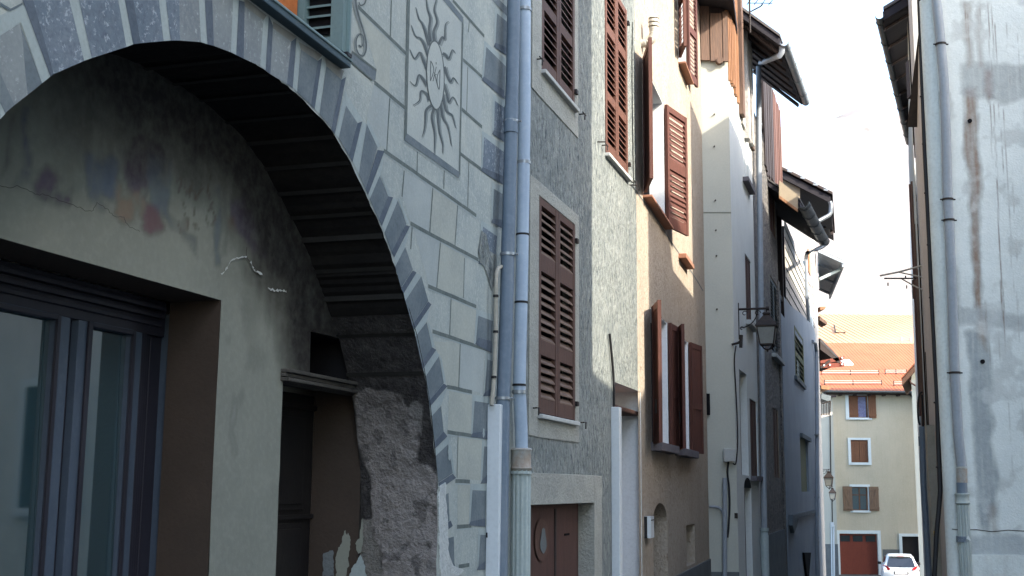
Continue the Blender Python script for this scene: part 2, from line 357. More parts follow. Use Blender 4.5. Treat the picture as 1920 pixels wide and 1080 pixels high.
# ============================================================ house with the painted front
hA = thing('painted_house', 'house with a wide arch, painted stone blocks and a painted sun emblem', 'house', (-.4, 6.7, -.35))
ARCH = [(4.22, 3.275), (4.48, 3.27), (4.85, 3.205), (5.05, 3.115), (5.22, 3.01), (5.49, 2.835), (5.71, 2.625), (5.93, 2.395), (6.05, 2.22), (6.15, 2.03), (6.23, 1.80), (6.275, 1.64), (6.29, 1.40), (6.29, 1.0)]
_as = [p[0] for p in ARCH[:12]]; _az = [p[1] for p in ARCH[:12]]
def arch_pts(n=60):
    """arch edge left foot -> crown -> right foot, slightly uneven"""
    R = []
    full = ARCH + [(6.29, .6), (6.29, -.6)]
    for i in range(len(full) - 1):
        (a, b), (c, d) = full[i], full[i + 1]; k = max(2, int(math.hypot(c - a, d - b) / .025))
        for j in range(k): R.append((a + (c - a) * j / k, b + (d - b) * j / k))
    R.append(full[-1])
    # smooth
    for _ in range(10):
        R = [R[0]] + [((R[i - 1][0] + 2 * R[i][0] + R[i + 1][0]) / 4, (R[i - 1][1] + 2 * R[i][1] + R[i + 1][1]) / 4) for i in range(1, len(R) - 1)] + [R[-1]]
    J = []
    for i, (a, b) in enumerate(R):
        q = (float(vnoise(a * 3 + b * 7, b * 5, 9, 2)) - .5) * (.013 if b > 1.75 else .03)
        J.append((a + q * (1 if b < 2.9 else .3), b + q * .8))
    L = [(2 * 4.22 - a, b) for a, b in reversed(J[1:])]
    return L + J
AP = arch_pts()
ZT = 8.6
wz = WA.rect(490, 0, 0, 640)           # window over the arch
sill = WA.uv(658, 128, .05); WS1 = sill[0] - .03; WS0 = WS1 - 1.15; WZ0 = sill[1] + .03; WZ1 = WZ0 + 1.5
f = MB()
cols = [p for p in AP]
def column(sa, sb, za, zb):
    # face between sa..sb from the arch edge (za,zb) up to the top, split round the window
    P = lambda a, z: WA.pt(a, 0, z)
    if WS0 < (sa + sb) / 2 < WS1:
        f.face([P(sa, za), P(sb, zb), P(sb, WZ0), P(sa, WZ0)], 'painted_stone'); f.face([P(sa, WZ1), P(sb, WZ1), P(sb, ZT), P(sa, ZT)], 'painted_stone')
    else: f.face([P(sa, za), P(sb, zb), P(sb, ZT), P(sa, ZT)], 'painted_stone')
AS = [p for p in AP]
mono = []
for p in AS:                            # one z for each s across the span
    if not mono or p[0] > mono[-1][0] + .004: mono.append(p)
lo_l = [p for p in AS if p[0] <= mono[0][0] + .05]
ins = sorted(set([WS0, WS1])); ext = []
for i in range(len(mono) - 1):
    a, b = mono[i], mono[i + 1]; ext.append(a)
    for q in ins:
        if a[0] < q < b[0]: t = (q - a[0]) / (b[0] - a[0]); ext.append((q, a[1] + (b[1] - a[1]) * t))
ext.append(mono[-1])
for i in range(len(ext) - 1): column(ext[i][0], ext[i + 1][0], ext[i][1], ext[i + 1][1])
SR = ext[-1][0]; SL = ext[0][0]
f.face([WA.pt(SR, 0, ext[-1][1]), WA.pt(7.95, 0, ext[-1][1]), WA.pt(7.95, 0, ZT), WA.pt(SR, 0, ZT)], 'painted_stone')
# right pier below the springing follows the ragged edge, left pier the same
rp = [p for p in AP if p[1] <= ext[-1][1] + 1e-6 and p[0] > 4.22]; lp = [p for p in AP if p[1] <= ext[0][1] + 1e-6 and p[0] < 4.22]
for i in range(len(rp) - 1):
    f.face([WA.pt(rp[i][0], 0, rp[i][1]), WA.pt(rp[i + 1][0], 0, rp[i + 1][1]), WA.pt(7.95, 0, rp[i + 1][1]), WA.pt(7.95, 0, rp[i][1])], 'painted_stone')
for i in range(len(lp) - 1):
    f.face([WA.pt(-1.5, 0, lp[i][1]), WA.pt(lp[i][0], 0, lp[i][1]), WA.pt(lp[i + 1][0], 0, lp[i + 1][1]), WA.pt(-1.5, 0, lp[i + 1][1])], 'painted_stone')
f.face([WA.pt(-1.5, 0, ext[0][1]), WA.pt(SL, 0, ext[0][1]), WA.pt(SL, 0, ZT), WA.pt(-1.5, 0, ZT)], 'painted_stone')
# window reveals
f.face([WA.pt(WS1, 0, WZ0), WA.pt(WS1, -.22, WZ0), WA.pt(WS1, -.22, WZ1), WA.pt(WS1, 0, WZ1)], 'teal_paint')
f.face([WA.pt(WS0, 0, WZ0), WA.pt(WS0, -.22, WZ0), WA.pt(WS0, -.22, WZ1), WA.pt(WS0, 0, WZ1)], 'teal_paint')
f.face([WA.pt(WS0, 0, WZ1), WA.pt(WS0, -.22, WZ1), WA.pt(WS1, -.22, WZ1), WA.pt(WS1, 0, WZ1)], 'teal_paint')
# body behind the front
f.box(WA, -1.5, 7.95, -7, -.9, -.6, ZT - .01, 'plain_house')
f.face([WA.pt(-1.5, 0, ZT), WA.pt(7.95, 0, ZT), WA.pt(7.95, -1, ZT), WA.pt(-1.5, -1, ZT)], 'plain_house')
f.face([WA.pt(-1.5, 0, -.6), WA.pt(-1.5, -1, -.6), WA.pt(-1.5, -1, ZT), WA.pt(-1.5, 0, ZT)], 'plain_house')
# ---- painted joints
for tone, quad in (('warm', [(846, 560), (893, 578), (893, 646), (843, 628)]), ('warm', [(826, 455), (871, 482), (869, 558), (819, 541)]), ('warm', [(859, 818), (905, 822), (903, 901), (857, 896)]), ('cool', [(758, 322), (809, 350), (804, 434), (770, 418), (754, 369)]), ('warm', [(814, 640), (862, 643), (859, 726), (838, 722)]),
                   ('cool', [(702, 156), (730, 182), (724, 282), (700, 262), (688, 215)]), ('warm', [(812, 350), (857, 384), (852, 462), (806, 436)]), ('cool', [(865, 645), (908, 660), (905, 738), (861, 728)]), ('cool', [(865, 112), (905, 144), (902, 236), (864, 203)]), ('warm', [(842, 728), (884, 738), (884, 812), (840, 808)]), ('cool', [(775, 425), (824, 453), (818, 541), (803, 534)]), ('warm', [(672, 15), (732, 70), (730, 178), (703, 155), (706, 130)]), ('warm', [(858, 905), (884, 905), (880, 984), (858, 985)])):
    f.face([WA.P(x_, y_, .0008) for x_, y_ in quad], 'painted_stone_' + tone)
def line(mb, W, a, b, wpx, m, out):
    """painted line between two pixels, real width in metres"""
    A, B = W.P(*a, out), W.P(*b, out); d = (B - A).normalized(); q = W.n.cross(d).normalized() * (wpx / 2)
    k = max(1, int((B - A).length / .12)); L = []; R_ = []
    for i in range(k + 1):
        p = A + (B - A) * (i / k); j = (random.random() - .5) * wpx * .25; L.append(p + q + q * j / wpx); R_.append(p - q + q * j / wpx)
    mb.strip(L, R_, m)
HJ = [((671, 12), (764, 103)), ((702, 154), (759, 202)), ((720, 282), (893, 404)), ((770, 419), (908, 493)), ((803, 536), (893, 575)), ((811, 621), (920, 658)), ((838, 725), (885, 735)), ((839, 810), (909, 820)), ((854, 902), (881, 903)), ((857, 988), (884, 986)), ((866, 110), (948, 184)), ((864, 203), (904, 238)), ((863, 288), (929, 337)), ((849, 0), (908, 68)), ((860, 1062), (880, 1059))]
VJ = [((734, 0), (732, 68)), ((731, 181), (725, 283)), ((783, 282), (782, 322)), ((833, 319), (832, 354)), ((877, 124), (875, 210)), ((879, 303), (877, 389)), ((758, 320), (754, 369)), ((812, 349), (806, 435)), ((858, 383), (853, 463)), ((773, 424), (770, 467)), ((826, 453), (819, 540)), ((871, 484), (869, 559)), ((846, 557), (843, 629)), ((863, 643), (860, 727)), ((859, 816), (857, 896)), ((880, 40), (878, 60))]
for a, b in HJ: line(f, WA, a, b, .022, 'joint_paint', .0015)
for a, b in HJ[:11]: line(f, WA, (a[0], a[1] + 5), (b[0], b[1] + 5), .008, 'edge_paint', .0012)
for a, b in VJ: line(f, WA, a, b, .014 if a[0] < 850 else .012, 'joint_paint', .0012)
build('front_wall', f, hA)
# ---- painted voussoirs round the arch
v = MB()
def pp(mb, W, pts, m, out): mb.face([W.P(x, y, out) for x, y in pts], m)
L1, L2, L3 = .0018, .0028, .0038
VO = [
 ('edge_paint', [(0, 193), (10, 213), (0, 224)]), ('slate_paint', [(0, 136), (27, 197), (10, 212), (0, 193)]),
 ('grey_face_paint', [(0, 67), (37, 44), (42, 71), (48, 142), (52, 178), (27, 197), (0, 136)]), ('slate_paint', [(37, 44), (79, 156), (52, 178), (48, 142), (42, 71)]),
 ('edge_paint', [(0, 29), (42, 9), (47, 11), (94, 144), (79, 156), (39, 42), (0, 67)]), ('slate_paint', [(0, 4), (20, 16), (42, 5), (42, 9), (20, 21), (0, 10)]),
 ('navy_paint', [(42, 0), (62, 0), (101, 138), (95, 144)]), ('slate_paint_worn', [(62, 0), (130, 0), (158, 114), (101, 139)]),
 ('edge_paint', [(130, 0), (148, 0), (172, 109), (158, 114)]), ('slate_paint_worn', [(148, 0), (222, 0), (237, 88), (172, 109)]),
 ('edge_paint', [(222, 0), (234, 0), (250, 83), (237, 88)]), ('navy_paint', [(234, 0), (250, 0), (264, 81), (250, 83)]), ('slate_paint_worn', [(250, 0), (298, 0), (307, 77), (264, 81)]),
 ('edge_paint', [(298, 0), (311, 0), (320, 76), (307, 77)]), ('slate_paint_worn', [(311, 0), (336, 0), (338, 76), (320, 76)]), ('grey_face_paint', [(336, 0), (373, 0), (377, 79), (338, 76)]),
 ('edge_paint', [(373, 0), (384, 0), (389, 83), (377, 79)]), ('navy_paint', [(384, 0), (398, 0), (401, 86), (389, 83)]), ('grey_face_paint', [(398, 0), (437, 0), (433, 98), (401, 86)]),
 ('edge_paint', [(437, 0), (448, 0), (443, 103), (433, 98)]), ('navy_paint', [(448, 0), (459, 4), (457, 110), (443, 103)]), ('grey_face_paint', [(459, 12), (494, 38), (488, 124), (457, 110)]),
 ('tan_edge_paint', [(458, 0), (464, 0), (500, 29), (494, 38), (459, 12)]), ('edge_paint', [(494, 38), (504, 29), (498, 132), (488, 124)]),
 ('navy_paint', [(504, 29), (512, 48), (507, 139), (498, 132)]), ('grey_face_paint', [(512, 53), (546, 78), (538, 158), (507, 139)]), ('tan_edge_paint', [(512, 40), (556, 69), (546, 78), (512, 53)]),
 ('navy_paint', [(546, 78), (556, 70), (549, 165), (538, 158)]), ('edge_paint', [(556, 78), (564, 84), (557, 173), (549, 165)]),
 ('slate_paint', [(564, 93), (596, 114), (583, 197), (557, 173)]), ('tan_edge_paint', [(560, 78), (604, 103), (596, 114), (564, 93)]), ('navy_paint', [(596, 114), (604, 109), (590, 205), (583, 197)]),
 ('edge_paint', [(604, 113), (612, 118), (599, 214), (590, 205)]), ('slate_paint', [(612, 124), (640, 149), (621, 240), (599, 214)]), ('tan_edge_paint', [(609, 107), (645, 133), (640, 149), (612, 124)]),
 ('navy_paint', [(640, 150), (649, 144), (628, 252), (621, 242)]), ('edge_paint', [(646, 171), (649, 198), (635, 259), (628, 252)]), ('edge_paint', [(647, 171), (679, 224), (670, 230), (649, 198)]),
 ('slate_paint', [(649, 198), (670, 230), (654, 292), (635, 259)]), ('navy_paint', [(670, 231), (679, 228), (661, 304), (654, 292)]), ('edge_paint', [(680, 227), (688, 233), (676, 304), (673, 327), (661, 304)]),
 ('slate_paint', [(688, 233), (708, 276), (685, 355), (673, 327), (676, 304)]), ('edge_paint', [(688, 220), (692, 228), (714, 273), (708, 277), (688, 233)]), ('navy_paint', [(708, 281), (721, 283), (690, 366), (685, 355)]),
 ('edge_paint', [(722, 284), (713, 330), (694, 374), (690, 366)]), ('slate_paint', [(712, 330), (728, 368), (710, 412), (693, 374)]), ('edge_paint', [(712, 322), (716, 328), (733, 366), (728, 369)]),
 ('navy_paint', [(728, 368), (737, 370), (716, 424), (710, 412)]), ('edge_paint', [(738, 371), (746, 376), (721, 436), (716, 424)]), ('slate_paint', [(746, 376), (762, 420), (734, 473), (721, 436)]),
 ('edge_paint', [(746, 370), (750, 374), (767, 419), (762, 420)]), ('navy_paint', [(760, 422), (769, 424), (739, 483), (734, 473)]), ('edge_paint', [(770, 425), (759, 464), (742, 500), (739, 484)]),
 ('slate_paint', [(760, 463), (774, 505), (752, 540), (741, 500)]), ('navy_paint', [(774, 507), (781, 511), (757, 550), (752, 541)]), ('edge_paint', [(781, 512), (790, 518), (760, 564), (757, 551)]),
 ('slate_paint', [(790, 518), (803, 564), (773, 610), (760, 564)]), ('navy_paint', [(803, 565), (809, 571), (777, 618), (773, 610)]), ('edge_paint', [(806, 576), (800, 603), (779, 631), (777, 619)]),
 ('slate_paint', [(800, 604), (810, 651), (790, 680), (779, 631)]), ('edge_paint', [(801, 600), (806, 610), (815, 650), (810, 651)]), ('navy_paint', [(810, 651), (818, 656), (793, 692), (790, 680)]),
 ('edge_paint', [(818, 657), (824, 666), (798, 706), (793, 692)]), ('slate_paint', [(823, 668), (832, 718), (804, 752), (798, 706)]), ('edge_paint', [(824, 664), (828, 672), (836, 716), (832, 718)]),
 ('navy_paint', [(832, 719), (839, 724), (806, 763), (804, 752)]), ('edge_paint', [(839, 726), (828, 758), (809, 781), (806, 764)]), ('slate_paint', [(827, 761), (832, 809), (814, 830), (809, 781)]),
 ('navy_paint', [(832, 809), (839, 818), (816, 841), (814, 830)]), ('edge_paint', [(840, 819), (842, 832), (817, 855), (816, 842)]), ('slate_paint', [(840, 833), (849, 887), (822, 905), (817, 855)]),
 ('edge_paint', [(842, 832), (846, 836), (853, 890), (849, 888)]), ('navy_paint', [(849, 888), (855, 896), (824, 918), (822, 906)]),
 ('slate_paint', [(833, 929), (841, 924), (843, 976), (836, 982)]), ('navy_paint', [(836, 982), (845, 976), (849, 986), (838, 995)]), ('slate_paint', [(838, 1010), (851, 1006), (852, 1056), (841, 1060)]), ('navy_paint', [(841, 1060), (852, 1056), (855, 1068), (842, 1075)])]
for m, pts in VO: pp(v, WA, pts, m, L2 if m != 'edge_paint' else L1)
build('painted_voussoirs', v, hA)
# ---- painted quoins down the right-hand edge
q = MB()
QU = [([(923, 0), (951, 31), (951, 14), (937, 0)], None), ([(932, 25), (951, 41), (951, 101), (929, 82)], 14), ([(912, 88), (948, 124), (946, 182), (907, 145)], 12), ([(928, 189), (946, 202), (945, 262), (926, 246)], 12),
      ([(908, 257), (945, 285), (943, 342), (905, 315)], 12), ([(926, 354), (943, 364), (941, 424), (924, 412)], 11), ([(906, 425), (932, 443), (928, 503), (900, 489)], 11), ([(897, 592), (924, 602), (922, 658), (892, 645)], -1),
      ([(914, 674), (926, 678), (924, 738), (909, 738)], 8), ([(890, 752), (916, 756), (914, 820), (886, 814)], 8), ([(908, 837), (916, 838), (914, 902), (904, 902)], 8), ([(886, 919), (912, 920), (910, 984), (882, 980)], 6), ([(901, 1003), (912, 1003), (910, 1064), (897, 1064)], 6)]
for pts, band in QU:
    worn = pts[0][1] in (257, 425, 189)
    if band is not None:
        b = [(pts[0][0] - 4, pts[0][1] - 12), (pts[1][0] + 1, pts[1][1] - 12), (pts[1][0] + 1, pts[1][1]), (pts[2][0], pts[2][1]), (pts[3][0] - 3, pts[3][1])]
        pp(q, WA, b, 'edge_paint', L1)
    pp(q, WA, pts, 'slate_paint_worn' if worn else 'slate_paint', L2)
    if band and band > 0:
        pp(q, WA, [(pts[3][0], pts[3][1] - 2), (pts[2][0], pts[2][1] - 12), (pts[2][0], pts[2][1] + 4), (pts[3][0] - 3, pts[3][1] + 5)], 'navy_paint', L3)
pp(q, WA, [(891, 645), (897, 633), (922, 640), (922, 662)], 'navy_paint', L3)
# patch where the paint is lost above the conduit
pp(q, WA, [(903, 432), (912, 440), (918, 470), (930, 478), (934, 520), (922, 545), (915, 520), (908, 500), (900, 492), (897, 470)], 'roughcast_grey', .0048)
build('painted_quoins', q, hA)
# ---- sun emblem panel
p = MB()
pp(p, WA, [(767, 0), (831, 0), (867, 42), (861, 325), (763, 250)], 'sun_panel_paint', L1)
pp(p, WA, [(763, -2), (769, -2), (763, 252), (758, 263)], 'joint_paint', L2); pp(p, WA, [(763, 250), (862, 323), (860, 334), (758, 263)], 'slate_paint', L2 + .0005)
pp(p, WA, [(866, 40), (869, 35), (863, 330), (860, 322)], 'joint_paint', L2); pp(p, WA, [(829, -2), (841, -2), (869, 33), (867, 43)], 'slate_paint', L2 + .0005)
line(p, WA, (757, 265), (860, 337), .008, 'edge_paint', L1); line(p, WA, (862, 338), (870, 40), .006, 'edge_paint', L1)
T8 = lambda pts: [(740 + x / 3.176, y / 3.176) for x, y in pts]
RAYS = [[(215, 250), (208, 180), (215, 110), (200, 60), (190, 0), (188, -25)], [(240, 250), (235, 190), (255, 130), (238, 60), (250, 0), (252, -25)], [(208, 270), (185, 190), (165, 140), (145, 110), (128, 45)], [(200, 330), (180, 270), (155, 230), (125, 215), (100, 150)],
        [(194, 410), (165, 340), (150, 315), (120, 350), (92, 295)], [(195, 510), (168, 470), (145, 450), (125, 510), (92, 485)], [(207, 600), (195, 565), (160, 545), (150, 600), (112, 630)], [(220, 630), (190, 660), (185, 720), (180, 770), (165, 820)],
        [(240, 640), (225, 700), (240, 790), (240, 860), (238, 930)], [(260, 635), (262, 710), (270, 790), (288, 860), (288, 915)], [(276, 610), (290, 700), (320, 760), (340, 870)], [(288, 560), (310, 660), (345, 690), (365, 765)], [(294, 500), (315, 560), (325, 610), (350, 580), (378, 630)],
        [(298, 400), (315, 450), (335, 490), (352, 465), (378, 500)], [(288, 320), (305, 330), (325, 350), (345, 300), (362, 318)], [(265, 265), (285, 225), (300, 230), (305, 150), (325, 130)]]
def smooth_path(pts, n=6):
    out = []
    for i in range(len(pts) - 1):
        p0 = pts[max(i - 1, 0)]; p1 = pts[i]; p2 = pts[i + 1]; p3 = pts[min(i + 2, len(pts) - 1)]
        for k in range(n):
            t = k / n
            out.append(tuple(.5 * ((2 * p1[d]) + (-p0[d] + p2[d]) * t + (2 * p0[d] - 5 * p1[d] + 4 * p2[d] - p3[d]) * t * t + (-p0[d] + 3 * p1[d] - 3 * p2[d] + p3[d]) * t ** 3) for d in (0, 1)))
    out.append(pts[-1]); return out
def brush(mb, W, path, w0, w1, m, out, shift=(0, 0)):
    L = []; R_ = []; n = len(path)
    for i, (x, y) in enumerate(path):
        a = path[max(i - 1, 0)]; b = path[min(i + 1, n - 1)]; dx, dy = b[0] - a[0], b[1] - a[1]; l = math.hypot(dx, dy) or 1
        ww = (w0 + (w1 - w0) * i / (n - 1)) / 2; nx, ny = -dy / l * ww, dx / l * ww
        L.append(W.P(x + nx + shift[0], y + ny + shift[1], out)); R_.append(W.P(x - nx + shift[0], y - ny + shift[1], out))
    mb.strip(L, R_, m)
for r in RAYS:
    t = smooth_path(T8(r)); brush(p, WA, t, 9.5, .8, 'ray_shade_paint', L2, (.9, 1.2)); brush(p, WA, t, 5.6, .8, 'ray_paint', L3, (-.8, -.8))
cx, cy = 816.5, 141
ov = [(cx + 17.2 * math.cos(a) + 2.0 * math.sin(a), cy + 66 * math.sin(a)) for a in np.linspace(0, 2 * math.pi, 41)[:-1]]
iv = [(cx + 15.4 * math.cos(a) + 1.8 * math.sin(a), cy + 63 * math.sin(a)) for a in np.linspace(0, 2 * math.pi, 41)[:-1]]
pp(p, WA, ov, 'ray_paint', .0048); pp(p, WA, iv, 'sun_panel_paint', .0058)
for st in ([(215, 362), (213, 482)], [(215, 364), (224, 380), (233, 420), (214, 480)], [(228, 484), (248, 398)], [(236, 432), (258, 520)], [(270, 414), (266, 528), (256, 512)], [(270, 415), (256, 446), (252, 480), (258, 522)], [(247, 370), (247, 384)], [(233, 450), (250, 442)]):
    t = smooth_path(T8(st), 5); brush(p, WA, t, 1.5, 1.3, 'ray_paint', .0066)
build('painted_sun_panel', p, hA)
# ---- painted scroll bracket beside the window
p = MB()
sc1 = smooth_path([(665, -12), (666, 8), (671, 30), (678, 52), (684, 74), (685, 92), (680, 104), (672, 102), (667, 90), (667, 74), (673, 64), (679, 68), (680, 80), (676, 88), (672, 84)], 5)
brush(p, WA, sc1, 9, 1.6, 'ray_shade_paint', L2); brush(p, WA, sc1, 3, 1.2, 'ray_paint', L3, (1.6, 0))
brush(p, WA, smooth_path([(688, -10), (684, 6), (676, 10), (673, 3)], 5), 3.4, 1.4, 'ray_paint', L3)
pp(p, WA, [(660, 95), (706, 131), (704, 150), (697, 150), (659, 117)], 'slate_paint', L2); line(p, WA, (660, 97), (706, 132), .012, 'joint_paint', L3); line(p, WA, (659, 116), (698, 150), .01, 'joint_paint', L3)
build('painted_scroll', p, hA)
# ---- sill, window frame and half-open shutter
g = MB(); g.box(WA, WS0 - .12, sill[0], -.20, .05, WZ0 - .03, WZ0 + .012, 'teal_dark'); g.box(WA, WS0 - .12, sill[0] + .004, .044, .056, WZ0 + .0, WZ0 + .014, 'teal_paint')
winA = MB(); winA.box(WA, WS0, WS1, -.26, -.20, WZ0, WZ1, 'dark_void')
for a, b in ((WS0, WS0 + .07), (WS1 - .07, WS1), ((WS0 + WS1) / 2 - .04, (WS0 + WS1) / 2 + .04)): winA.box(WA, a, b, -.20, -.15, WZ0 + .012, WZ1, 'teal_paint')
wA = build('window', winA, hA)
build('sill', g, wA, bevel=.004)
c = MB(); c.box(WA, WS1 - .42, WS1 - .10, -.19, -.17, WZ0 + .02, WZ0 + .5, 'orange_cloth'); build('curtain', c, wA)
def leaf(name, parent, W, s0, s1, z0, z1, out, th, mf, ms, panels, stile=.065, pitch=.055, cov=.62):
    """louvred leaf: stiles, rails, slats; panels = [(zfrac0, zfrac1, 'l' or 's')]"""
    b = MB(); o0, o1 = out, out + th
    b.box(W, s0, s0 + stile, o0, o1, z0, z1, mf); b.box(W, s1 - stile, s1, o0, o1, z0, z1, mf)
    H = z1 - z0; zz = [z0]
    for a, c_, k in panels:
        b.box(W, s0 + stile, s1 - stile, o0 + .003, o1 - .003, zz[-1], z0 + a * H, mf); za, zb = z0 + a * H, z0 + c_ * H; zz.append(zb)
        if k == 'l':
            n = max(2, int((zb - za) / pitch)); dp = (zb - za) / n
            for i in range(n):
                z = za + i * dp + random.uniform(-.003, .003); dp_ = dp * random.uniform(.9, 1.06) if random.random() > .04 else dp * 1.35
                b.hexa([W.pt(s0 + stile, o1 - .004, z), W.pt(s1 - stile, o1 - .004, z), W.pt(s1 - stile, o0 + .004, z + dp_ * cov), W.pt(s0 + stile, o0 + .004, z + dp_ * cov),
                        W.pt(s0 + stile, o1 - .004, z + .011), W.pt(s1 - stile, o1 - .004, z + .011), W.pt(s1 - stile, o0 + .004, z + dp_ * cov + .011), W.pt(s0 + stile, o0 + .004, z + dp_ * cov + .011)], ms)
        else: b.box(W, s0 + stile, s1 - stile, o0 + .012, o1 - .010, za, zb, mf)
    b.box(W, s0 + stile, s1 - stile, o0 + .003, o1 - .003, zz[-1], z1, mf)
    return build(name, b, parent, bevel=0)
hp = WA.P(655, 110, .12); h_in = WA.pt(WS1 - .03, -.27, 0)
WSH = Wall(h_in.x, h_in.y, 107.5); SZ0 = WZ0 + .03; SZ1 = SZ0 + 1.45; wd = .31
leaf('shutter', wA, WSH, 0, wd, SZ0, SZ1, -.02, .04, 'teal_paint', 'teal_paint', [(.045, .97, 'l')], stile=.062, pitch=.052, cov=.25)
b = MB(); b.box(WSH, 0.066, wd - .066, -.018, -.012, SZ0 + .1, SZ1, 'dark_void'); b.box(WA, WS1 - .006, WS1 + .008, .01, .055, SZ0, SZ1, 'teal_paint'); b.box(WA, WS1 + .012, WS1 + .022, .0, .05, SZ0, SZ1, 'edge_paint'); b.box(WA, WS1 - .03, WS1 + .015, .02, .06, SZ0 - .018, SZ0, 'black_rubber')
build('shutter_edge', b, wA)
# ---- intrados of the arch
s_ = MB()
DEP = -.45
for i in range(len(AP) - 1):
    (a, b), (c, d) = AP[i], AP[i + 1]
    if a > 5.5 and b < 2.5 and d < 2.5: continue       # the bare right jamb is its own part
    s_.face([WA.pt(a, 0, b), WA.pt(a, DEP, b), WA.pt(c, DEP, d), WA.pt(c, 0, d)], 'black_soffit')
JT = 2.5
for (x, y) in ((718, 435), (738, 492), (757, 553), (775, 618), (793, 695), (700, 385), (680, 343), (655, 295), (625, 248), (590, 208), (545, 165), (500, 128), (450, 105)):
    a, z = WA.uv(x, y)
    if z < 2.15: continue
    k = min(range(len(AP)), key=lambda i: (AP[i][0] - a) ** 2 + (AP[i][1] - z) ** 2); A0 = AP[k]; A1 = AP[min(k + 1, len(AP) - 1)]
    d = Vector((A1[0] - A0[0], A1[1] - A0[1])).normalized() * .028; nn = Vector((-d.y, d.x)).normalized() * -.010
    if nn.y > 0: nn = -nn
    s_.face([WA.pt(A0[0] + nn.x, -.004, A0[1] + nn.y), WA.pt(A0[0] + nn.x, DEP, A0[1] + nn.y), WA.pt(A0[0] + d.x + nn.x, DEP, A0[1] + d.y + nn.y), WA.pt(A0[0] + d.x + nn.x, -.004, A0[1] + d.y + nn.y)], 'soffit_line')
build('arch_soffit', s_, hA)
# ---- right jamb, rough plaster
PJ = WA.pt(6.30, DEP, 0); WJ = Wall(PJ.x, PJ.y, 107.5)
_zs = [a[1] for a in reversed(ARCH)]; _ss = [a[0] for a in reversed(ARCH)]
def s_of_z(z): return np.interp(z, _zs, _ss)
cj = lambda pts: [WJ.uv(500 + x / 2.842, 700 + y / 2.842) for x, y in pts]
def cjc(pts):
    R_ = []
    for x, y in pts:
        px_, py_ = 500 + x / 2.842, 700 + y / 2.842; sz = 6.30
        for _ in range(6): q_ = WA.pt(sz, DEP, 0); w_ = Wall(q_.x, q_.y, 107.5); u_, z_ = w_.uv(px_, py_); sz = float(s_of_z(z_))
        R_.append((u_, z_))
    return R_
rough_poly = cjc([(468, 130), (540, 100), (640, 92), (720, 130), (770, 205), (790, 280), (810, 370), (800, 480), (870, 500), (905, 560), (930, 700), (950, 900), (960, 1200), (600, 1200), (606, 1000), (595, 930), (565, 890), (556, 740), (548, 580), (520, 470), (490, 425), (475, 330)])
flake_poly = cjc([(770, 155), (800, 148), (828, 170), (820, 330), (790, 285), (750, 235)])
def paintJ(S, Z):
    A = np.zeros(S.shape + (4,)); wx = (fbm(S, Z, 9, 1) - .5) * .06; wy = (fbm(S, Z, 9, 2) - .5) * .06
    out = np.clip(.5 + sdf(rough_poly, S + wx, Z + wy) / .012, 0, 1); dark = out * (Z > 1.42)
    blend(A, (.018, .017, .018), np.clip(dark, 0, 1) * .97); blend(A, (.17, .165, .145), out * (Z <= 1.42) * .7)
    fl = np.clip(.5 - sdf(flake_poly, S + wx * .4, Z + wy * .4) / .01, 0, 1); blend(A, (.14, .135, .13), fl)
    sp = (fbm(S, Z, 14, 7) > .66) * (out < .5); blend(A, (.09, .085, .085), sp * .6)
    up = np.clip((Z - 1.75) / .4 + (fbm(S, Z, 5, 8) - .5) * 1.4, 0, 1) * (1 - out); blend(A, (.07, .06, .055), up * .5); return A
def dispJ(S, Z):
    i = np.clip(.5 - sdf(rough_poly, S + (fbm(S, Z, 9, 1) - .5) * .06, Z + (fbm(S, Z, 9, 2) - .5) * .06) / .008, 0, 1)
    return i * (.010 + (fbm(S, Z, 24, 5, 4) - .5) * .020 + (fbm(S, Z, 5, 6, 2) - .5) * .012) - .004
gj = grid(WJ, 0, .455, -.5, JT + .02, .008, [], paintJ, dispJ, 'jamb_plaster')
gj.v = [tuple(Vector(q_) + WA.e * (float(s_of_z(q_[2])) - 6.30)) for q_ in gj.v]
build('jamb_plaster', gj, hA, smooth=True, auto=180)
# ragged white plaster edge beside the opening
p = MB()
ed = [(822, 912), (834, 905), (833, 930), (836, 960), (838, 1000), (839, 1040), (848, 1060), (866, 1068), (862, 1077), (835, 1082), (824, 1082), (823, 1040), (821, 1000), (820, 950)]
random.seed(3); jit = []
for i in range(len(ed)):
    a, b_ = ed[i], ed[(i + 1) % len(ed)]
    for k in range(4): t = k / 4; jit.append((a[0] + (b_[0] - a[0]) * t + random.uniform(-1.3, 1.3), a[1] + (b_[1] - a[1]) * t + random.uniform(-1, 1)))
p.prism([WA.P(x, y, .001) for x, y in jit], WA.n * .008, 'flake_white'); build('plaster_edge', p, hA)
for cx_, cy_, rx, ry in ((843, 848, 3.2, 16), (907, 812, 2, 9)):
    p = MB(); p.face([WA.P(cx_ + rx * math.cos(t) * random.uniform(.7, 1.2), cy_ + ry * math.sin(t) * random.uniform(.9, 1.1), .006) for t in np.linspace(0, 6.28, 17)[:-1]], 'edge_paint'); build('paint_chip', p, hA)
